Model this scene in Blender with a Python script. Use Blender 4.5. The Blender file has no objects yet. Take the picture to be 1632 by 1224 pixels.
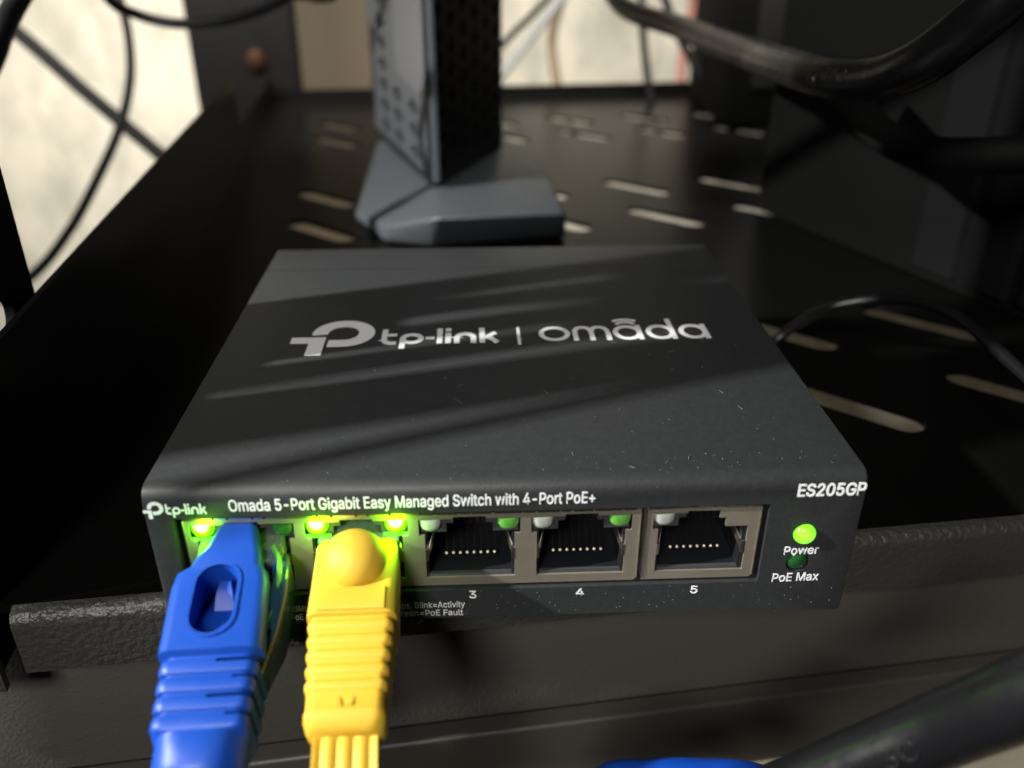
import bpy, bmesh, math, random
from mathutils import Vector, Matrix
import numpy as np
random.seed(7)
S = 0.001                                   # everything below is written in millimetres
scene = bpy.context.scene
COL = scene.collection

# ------------------------------------------------------------------ camera
CAMR = Matrix(((0.9990071, -0.0445283, 0.0013970),
               (-0.0196677, -0.4689531, -0.8830041),
               (0.0399738, 0.8820999, -0.4693633)))   # rows: right, down, forward
CAMP = Vector((-4.288, -98.02, 92.162))
FPX = 1386.18
cd = bpy.data.cameras.new('camera')
cam = bpy.data.objects.new('camera', cd)
COL.objects.link(cam)
scene.camera = cam
r_, d_, f_ = CAMR[0], CAMR[1], CAMR[2]
M3 = Matrix((r_, -d_, -f_)).transposed()
cam.matrix_world = Matrix.Translation(CAMP * S) @ M3.to_4x4()
cd.sensor_width = 36
cd.lens = FPX / 1632 * 36
cd.clip_start = 0.005
cd.clip_end = 20
cd.dof.use_dof = True
cd.dof.focus_distance = 0.136
cd.dof.aperture_fstop = 13.5

# ------------------------------------------------------------------ world, lamps, exposure
scene.view_settings.view_transform = 'Standard'
scene.view_settings.look = 'None'
scene.view_settings.exposure = 0.0
scene.view_settings.gamma = 1.0
w = bpy.data.worlds.new('World'); scene.world = w
w.use_nodes = True
bg = w.node_tree.nodes['Background']
bg.inputs[0].default_value = (0.9, 0.97, 1.0, 1)
bg.inputs[1].default_value = 0.008

def area(name, loc, target, sx, sy, power, color, spread=180):
    l = bpy.data.lights.new(name, 'AREA'); l.shape = 'RECTANGLE'
    l.size = sx * S; l.size_y = sy * S; l.energy = power; l.color = color; l.spread = math.radians(spread)
    o = bpy.data.objects.new(name, l); COL.objects.link(o)
    o.location = Vector(loc) * S
    o.rotation_euler = (Vector(target) - Vector(loc)).to_track_quat('-Z', 'Y').to_euler()
    return o
area('room_lamp', (-905, -200, 590), (0, 50, 25), 26, 26, 2.45, (1.0, 0.985, 0.95), 52)
area('front_fill', (-260, -760, 640), (0, 20, 0), 220, 220, 1.0, (1.0, 0.97, 0.93), 60)  # added fill that lifts the front faces, not a lamp of the room
area('wall_fill', (-110, 320, 150), (-110, 620, -135), 640, 40, 2.35, (1.0, 0.965, 0.89), 124)  # added fill just above the view, brightens the back wall

# ------------------------------------------------------------------ pixel to place helpers (photo pixels 1632 x 1224)
def ray(px, py):
    return r_ * ((px - 816) / FPX) + d_ * ((py - 612) / FPX) + f_
def at(px, py, depth):
    return CAMP + ray(px, py) * depth
def on(px, py, point, normal):
    d = ray(px, py); n = Vector(normal)
    return CAMP + d * ((Vector(point) - CAMP).dot(n) / d.dot(n))

# ------------------------------------------------------------------ materials
def mat(name, color=(0.5, 0.5, 0.5), rough=0.5, metal=0.0, spec=0.5, bump=0.0, bscale=1000.0, bdetail=2.0,
        bdist=0.1, vary=0.0, vscale=100.0, coat=0.0, trans=0.0, ior=1.45, emit=None, estr=0.0, rvary=0.0, sss=0.0, stretch=None):
    m = bpy.data.materials.new(name); m.use_nodes = True
    nt = m.node_tree; b = nt.nodes['Principled BSDF']
    b.inputs['Base Color'].default_value = (*color, 1)
    b.inputs['Roughness'].default_value = rough
    b.inputs['Metallic'].default_value = metal
    b.inputs['Specular IOR Level'].default_value = spec
    b.inputs['Coat Weight'].default_value = coat
    b.inputs['Coat Roughness'].default_value = 0.15
    b.inputs['Transmission Weight'].default_value = trans
    b.inputs['IOR'].default_value = ior
    if sss:
        b.inputs['Subsurface Weight'].default_value = sss
        b.inputs['Subsurface Radius'].default_value = (1, 0.8, 0.5)
        b.inputs['Subsurface Scale'].default_value = 0.001
    if emit:
        b.inputs['Emission Color'].default_value = (*emit, 1)
        b.inputs['Emission Strength'].default_value = estr
    tc = nt.nodes.new('ShaderNodeTexCoord'); src = tc.outputs['Object']
    if stretch:
        mp = nt.nodes.new('ShaderNodeMapping'); mp.inputs['Scale'].default_value = stretch
        nt.links.new(src, mp.inputs[0]); src = mp.outputs[0]
    if bump:
        n = nt.nodes.new('ShaderNodeTexNoise'); n.inputs['Scale'].default_value = bscale
        n.inputs['Detail'].default_value = bdetail
        nt.links.new(src, n.inputs[0])
        bp = nt.nodes.new('ShaderNodeBump'); bp.inputs['Strength'].default_value = bump
        bp.inputs['Distance'].default_value = bdist * S
        nt.links.new(n.outputs[0], bp.inputs['Height']); nt.links.new(bp.outputs[0], b.inputs['Normal'])
    if vary or rvary:
        n2 = nt.nodes.new('ShaderNodeTexNoise'); n2.inputs['Scale'].default_value = vscale
        n2.inputs['Detail'].default_value = 5
        nt.links.new(src, n2.inputs[0])
        if vary:
            mx = nt.nodes.new('ShaderNodeMix'); mx.data_type = 'RGBA'
            mx.inputs[6].default_value = (*[c * (1 - vary) for c in color], 1)
            mx.inputs[7].default_value = (*[min(1, c * (1 + vary)) for c in color], 1)
            nt.links.new(n2.outputs[0], mx.inputs[0]); nt.links.new(mx.outputs[2], b.inputs['Base Color'])
        if rvary:
            mr = nt.nodes.new('ShaderNodeMapRange')
            mr.inputs[3].default_value = max(0.05, rough - rvary); mr.inputs[4].default_value = min(1, rough + rvary)
            nt.links.new(n2.outputs[0], mr.inputs[0]); nt.links.new(mr.outputs[0], b.inputs['Roughness'])
    return m

M = {}
M['case'] = mat('case_powder_coat', (0.025, 0.027, 0.0275), 0.48, spec=0.4, bump=0.6, bscale=2300, bdist=0.06, vary=0.25, vscale=900)
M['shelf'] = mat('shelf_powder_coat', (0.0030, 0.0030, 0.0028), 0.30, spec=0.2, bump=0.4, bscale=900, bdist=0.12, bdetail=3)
M['shelf_lip'] = mat('shelf_powder_coat_lit', (0.038, 0.036, 0.031), 0.42, bump=1.0, bscale=900, bdist=0.45, bdetail=2)  # shelf coat lightened: the warm light on rim and ear is in the colour
M['panel'] = mat('panel_textured_paint', (0.066, 0.062, 0.053), 0.6, spec=0.3, bump=0.8, bscale=1700, bdist=0.2, bdetail=3)
M['panel2'] = mat('panel_textured_paint_dark', (0.055, 0.05, 0.042), 0.42, bump=0.4, bscale=1500, bdist=0.08)
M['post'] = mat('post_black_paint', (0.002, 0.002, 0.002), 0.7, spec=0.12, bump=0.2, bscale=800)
M['nickel'] = mat('nickel_shield', (0.46, 0.41, 0.32), 0.36, metal=0.75, bump=0.15, bscale=1500, bdist=0.05, vary=0.15, vscale=400)
M['nickel_edge'] = mat('nickel_cut_edge', (0.72, 0.66, 0.55), 0.3, metal=1.0)
M['jack'] = mat('jack_black_plastic', (0.010, 0.011, 0.013), 0.35)
M['contact'] = mat('shaded_contact', (0.10, 0.08, 0.05), 0.4, metal=1.0)  # same contacts, darkened for the shade inside the sockets
M['strip'] = mat('router_strip_plastic', (0.10, 0.10, 0.108), 0.4)
M['jack_grey'] = mat('jack_grey_plastic', (0.04, 0.041, 0.047), 0.4)
M['gold'] = mat('contact_glint_gold', (0.95, 0.86, 0.62), 0.3, metal=0.4)  # bright tone that paints the glint on the contact bends
M['dull'] = mat('dull_black_jacket', (0.003, 0.003, 0.003), 0.7, spec=0.15)
M['print'] = mat('white_print', (0.80, 0.81, 0.83), 0.5)
M['silver_print'] = mat('silver_print', (0.74, 0.74, 0.75), 0.35, metal=0.1)
M['print_dim'] = mat('small_white_print', (0.66, 0.66, 0.65), 0.5)
M['blue'] = mat('blue_boot_rubber', (0.006, 0.058, 0.36), 0.45, rvary=0.1, vscale=300, bump=0.35, bscale=1500, bdist=0.04, sss=0.0)
M['blue_cable'] = mat('blue_cable_jacket', (0.006, 0.058, 0.40), 0.35)
M['yellow'] = mat('yellow_boot_rubber', (0.62, 0.395, 0.03), 0.58, bump=0.15, bscale=1500, bdist=0.04, sss=0.15)
M['clear'] = mat('clear_connector_plastic', (0.80, 0.86, 0.95), 0.08, trans=0.9, ior=1.5)
M['rubber'] = mat('cable_black_rubber', (0.006, 0.006, 0.007), 0.30, bump=0.4, bscale=350, bdist=0.15, rvary=0.12, vscale=200, bdetail=4)
M['letters'] = mat('embossed_rubber_letters', (0.012, 0.012, 0.013), 0.25)
M['thin'] = mat('thin_cable_black', (0.005, 0.005, 0.006), 0.34, bump=0.15, bscale=300)
M['greycable'] = mat('grey_cable_jacket', (0.13, 0.13, 0.125), 0.6)
M['browncable'] = mat('brown_cable_jacket', (0.12, 0.085, 0.045), 0.6)
M['redcable'] = mat('red_cable_jacket', (0.33, 0.15, 0.11), 0.6)
M['router_side'] = mat('router_plastic_lit', (0.07, 0.074, 0.08), 0.5, bump=0.1, bscale=900)  # left face of the black router, its lit tone put into the colour
M['router_black'] = mat('router_black_plastic', (0.008, 0.008, 0.009), 0.4)
M['router_base'] = mat('router_base_plastic', (0.072, 0.08, 0.088), 0.42)
M['tower'] = mat('black_equipment_case', (0.0025, 0.0025, 0.0025), 0.8, spec=0.1, bump=0.15, bscale=400, bdist=0.1)
M['tower_face'] = mat('black_equipment_panel', (0.004, 0.004, 0.0043), 0.9, spec=0.1, bump=0.15, bscale=400)
M['tower_band'] = mat('black_equipment_band', (0.004, 0.004, 0.004), 0.5)
M['board'] = mat('brown_wood_board', (0.075, 0.057, 0.035), 0.7, vary=0.25, vscale=30, stretch=(1, 1, 0.1))
M['copper'] = mat('copper_screw', (0.035, 0.018, 0.01), 0.7, spec=0.2, metal=1.0)
M['dust'] = mat('pale_dust', (0.15, 0.15, 0.145), 0.9)
M['sleeve'] = mat('tinted_clear_plastic', (0.012, 0.035, 0.06), 0.16, coat=0.5)
M['lens_clear'] = mat('clear_lamp_lens', (0.42, 0.44, 0.40), 0.18, trans=0.15, coat=0.4)
M['lens_green'] = mat('green_lamp_lens', (0.10, 0.33, 0.05), 0.18, coat=0.5)
M['lens_dark'] = mat('dark_green_lamp_lens', (0.012, 0.07, 0.018), 0.12, coat=0.6)

def wall_mat():
    m = mat('pale_plaster', (0.60, 0.56, 0.47), 0.85, bump=0.5, bscale=30, bdist=4, bdetail=6)
    nt = m.node_tree; b = nt.nodes['Principled BSDF']
    tc = nt.nodes.new('ShaderNodeTexCoord')
    n = nt.nodes.new('ShaderNodeTexNoise'); n.inputs['Scale'].default_value = 26; n.inputs['Detail'].default_value = 6
    n.inputs['Roughness'].default_value = 0.62
    mp = nt.nodes.new('ShaderNodeMapping'); mp.inputs['Scale'].default_value = (1.3, 1, 0.8)
    nt.links.new(tc.outputs['Object'], mp.inputs[0]); nt.links.new(mp.outputs[0], n.inputs[0])
    cr = nt.nodes.new('ShaderNodeValToRGB')
    e = cr.color_ramp.elements
    e[0].position = 0.32; e[0].color = (0.50, 0.47, 0.39, 1)
    e[1].position = 0.58; e[1].color = (0.72, 0.67, 0.555, 1)
    nt.links.new(n.outputs[0], cr.inputs[0]); nt.links.new(cr.outputs[0], b.inputs['Base Color'])
    return m
M['wall'] = wall_mat()
M['floor'] = mat('beige_concrete_floor', (0.42, 0.37, 0.28), 0.8, vary=0.2, vscale=12, bump=0.3, bscale=30, bdist=2)

def led_mat(name, core, rim, cs, rs, rad):
    # a lit lens: the lamp chip in its middle is the brightest point
    m = bpy.data.materials.new(name); m.use_nodes = True; nt = m.node_tree
    b = nt.nodes['Principled BSDF']; b.inputs['Base Color'].default_value = (*rim, 1)
    b.inputs['Roughness'].default_value = 0.2
    tc = nt.nodes.new('ShaderNodeTexCoord')
    ln = nt.nodes.new('ShaderNodeVectorMath'); ln.operation = 'LENGTH'
    nt.links.new(tc.outputs['Object'], ln.inputs[0])
    mr = nt.nodes.new('ShaderNodeMapRange'); mr.inputs[1].default_value = rad[0] * S; mr.inputs[2].default_value = rad[1] * S
    mr.interpolation_type = 'SMOOTHSTEP'
    nt.links.new(ln.outputs['Value'], mr.inputs[0])
    mx = nt.nodes.new('ShaderNodeMix'); mx.data_type = 'RGBA'
    mx.inputs[6].default_value = (*[c * cs for c in core], 1); mx.inputs[7].default_value = (*[c * rs for c in rim], 1)
    nt.links.new(mr.outputs[0], mx.inputs[0])
    nt.links.new(mx.outputs[2], b.inputs['Emission Color']); b.inputs['Emission Strength'].default_value = 1
    return m
M['led_on'] = led_mat('lit_green_lamp', (0.75, 1.0, 0.35), (0.13, 0.9, 0.0), 14.0, 1.5, (0.35, 1.35))
M['led_power'] = led_mat('lit_power_lamp', (0.45, 1.0, 0.08), (0.13, 0.85, 0.01), 1.5, 0.8, (0.4, 2.0))

# ------------------------------------------------------------------ object helpers
def tag(o, label=None, cat=None, group=None, kind=None):
    if label: o['label'] = label
    if cat: o['category'] = cat
    if group: o['group'] = group
    if kind: o['kind'] = kind
    return o
def empty(name, loc=(0, 0, 0), rz=0):
    o = bpy.data.objects.new(name, None); COL.objects.link(o)
    o.location = Vector(loc) * S; o.rotation_euler = (0, 0, rz); o.empty_display_size = 0.01
    return o
def link_mesh(name, me, m, parent=None, smooth=35):
    if m is not None:
        me.materials.clear(); me.materials.append(m)
    if smooth:
        me.shade_smooth(); me.set_sharp_from_angle(angle=math.radians(smooth))
    o = bpy.data.objects.new(name, me); COL.objects.link(o)
    if parent is not None: o.parent = parent
    return o
def raw(name, verts, faces):
    me = bpy.data.meshes.new(name)
    me.from_pydata([tuple(Vector(v) * S) for v in verts], [], faces)
    bm = bmesh.new(); bm.from_mesh(me); bmesh.ops.recalc_face_normals(bm, faces=bm.faces); bm.to_mesh(me); bm.free()
    return me
class MB:
    """collects shapes (mm) into one mesh"""
    def __init__(s): s.v = []; s.f = []
    def add(s, v, f):
        n = len(s.v); s.v += [tuple(x) for x in v]; s.f += [tuple(i + n for i in q) for q in f]; return s
    def box(s, x0, x1, y0, y1, z0, z1):
        v = [(x, y, z) for x in (x0, x1) for y in (y0, y1) for z in (z0, z1)]
        return s.add(v, [(0, 1, 3, 2), (4, 6, 7, 5), (0, 4, 5, 1), (2, 3, 7, 6), (0, 2, 6, 4), (1, 5, 7, 3)])
    def prism(s, poly, axis, a, b):
        """poly of 2D points; axis 0: (a; y,z), 1: (x; a; z), 2: (x,y; a)"""
        def p3(p, t): return [(t, p[0], p[1]), (p[0], t, p[1]), (p[0], p[1], t)][axis]
        n = len(poly); v = [p3(p, a) for p in poly] + [p3(p, b) for p in poly]
        f = [tuple(range(n)), tuple(range(2 * n - 1, n - 1, -1))] + [(i, (i + 1) % n, n + (i + 1) % n, n + i) for i in range(n)]
        return s.add(v, f)
    def loft(s, rings, caps=True):
        n = len(rings[0]); v = [p for r in rings for p in r]; f = []
        for k in range(len(rings) - 1):
            for i in range(n):
                j = (i + 1) % n; f.append((k * n + i, k * n + j, (k + 1) * n + j, (k + 1) * n + i))
        if caps: f += [tuple(range(n)), tuple(range(len(v) - 1, len(v) - n - 1, -1))]
        return s.add(v, f)
    def tube(s, pts, r, n=16, caps=True):
        fr = frames(pts); rings = []
        for k, (p, t, a, b) in enumerate(fr):
            rr = r(k / (len(fr) - 1)) if callable(r) else r
            rings.append([p + (a * math.cos(q) + b * math.sin(q)) * rr for q in [2 * math.pi * i / n for i in range(n)]])
        return s.loft(rings, caps)
    def ball(s, c, rx, ry, rz, n=20, m=12):
        c = Vector(c); rings = []
        v = [c + Vector((0, 0, rz))]; f = []
        for k in range(1, m):
            th = math.pi * k / m
            for i in range(n):
                q = 2 * math.pi * i / n
                v.append(c + Vector((rx * math.sin(th) * math.cos(q), ry * math.sin(th) * math.sin(q), rz * math.cos(th))))
        v.append(c - Vector((0, 0, rz)))
        for i in range(n):
            j = (i + 1) % n; f.append((0, 1 + i, 1 + j)); L = 1 + (m - 2) * n; f.append((L + j, L + i, len(v) - 1))
            for k in range(m - 2): f.append((1 + k * n + i, 1 + (k + 1) * n + i, 1 + (k + 1) * n + j, 1 + k * n + j))
        return s.add(v, f)
    def me(s, name='mesh'): return raw(name, s.v, s.f)
    def build(s, name, m, parent=None, smooth=35): return link_mesh(name, s.me(name), m, parent, smooth)
def spline(pts, sub=10):
    P = [Vector(p) for p in pts]; out = []
    P = [P[0] * 2 - P[1]] + P + [P[-1] * 2 - P[-2]]
    for i in range(1, len(P) - 2):
        a, b, c, d = P[i - 1:i + 3]
        for k in range(sub):
            t = k / sub
            out.append(0.5 * ((2 * b) + (c - a) * t + (2 * a - 5 * b + 4 * c - d) * t * t + (3 * b - a - 3 * c + d) * t ** 3))
    out.append(P[-2]); return out
def frames(pts):
    pts = [Vector(p) for p in pts]; out = []; a = None
    for k, p in enumerate(pts):
        t = (pts[min(k + 1, len(pts) - 1)] - pts[max(k - 1, 0)]).normalized()
        if a is None: a = t.cross(Vector((0, 0, 1)) if abs(t.z) < 0.9 else Vector((1, 0, 0))).normalized()
        else: a = (a - t * a.dot(t)).normalized()
        out.append((p, t, a, t.cross(a)))
    return out
def rrect(w, h, r, n=4):
    """rounded rectangle outline centred on 0"""
    out = []
    for cx, cy, a0 in ((w / 2 - r, h / 2 - r, 0), (-w / 2 + r, h / 2 - r, 90), (-w / 2 + r, -h / 2 + r, 180), (w / 2 - r, -h / 2 + r, 270)):
        for k in range(n + 1):
            a = math.radians(a0 + 90 * k / n); out.append((cx + r * math.cos(a), cy + r * math.sin(a)))
    return out
def carve(me, cutters):
    """boolean difference, evaluated at once"""
    o = bpy.data.objects.new('tmp', me); COL.objects.link(o); cs = []
    for c in cutters:
        q = bpy.data.objects.new('tmpc', c); COL.objects.link(q); cs.append(q)
        md = o.modifiers.new('b', 'BOOLEAN'); md.operation = 'DIFFERENCE'; md.object = q; md.solver = 'EXACT'
    dg = bpy.context.evaluated_depsgraph_get(); dg.update()
    out = bpy.data.meshes.new_from_object(o.evaluated_get(dg))
    for q in cs + [o]: bpy.data.objects.remove(q)
    return out
def bevel_me(me, w, seg=3, sel=None, angle=30):
    bm = bmesh.new(); bm.from_mesh(me)
    es = [e for e in bm.edges if e.calc_face_angle(0) > math.radians(angle) and (sel is None or sel(e))]
    bmesh.ops.bevel(bm, geom=es, offset=w * S, segments=seg, affect='EDGES', profile=0.5)
    bm.to_mesh(me); bm.free(); return me
def flat(outlines, thick, place):
    """filled plate with holes from 2D outlines (mm); place maps (u, v, d) to a 3D point, d from 0 to thick"""
    c = bpy.data.curves.new('tmp', 'CURVE'); c.dimensions = '2D'; c.fill_mode = 'BOTH'; c.extrude = 0.5
    for ol in outlines:
        sp = c.splines.new('POLY'); sp.points.add(len(ol) - 1)
        for i, p in enumerate(ol): sp.points[i].co = (p[0], p[1], 0, 1)
        sp.use_cyclic_u = True
    o = bpy.data.objects.new('tmp', c); COL.objects.link(o)
    dg = bpy.context.evaluated_depsgraph_get(); dg.update()
    me = bpy.data.meshes.new_from_object(o.evaluated_get(dg))
    bpy.data.objects.remove(o); bpy.data.curves.remove(c)
    for v in me.vertices: v.co = Vector(place(v.co.x, v.co.y, (v.co.z + 0.5) * thick)) * S
    bm = bmesh.new(); bm.from_mesh(me); bmesh.ops.remove_doubles(bm, verts=bm.verts, dist=1e-7)
    bmesh.ops.recalc_face_normals(bm, faces=bm.faces); bm.to_mesh(me); bm.free()
    return me
def obround(cx, cy, L, w, ang, n=8):
    out = []
    for s in (1, -1):
        for k in range(n + 1):
            a = math.radians(-90 + 180 * k / n) + (0 if s > 0 else math.pi)
            out.append((s * (L - w) / 2 + w / 2 * math.cos(a), w / 2 * math.sin(a)))
    c, q = math.cos(ang), math.sin(ang)
    return [(cx + x * c - y * q, cy + x * q + y * c) for x, y in out]

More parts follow.
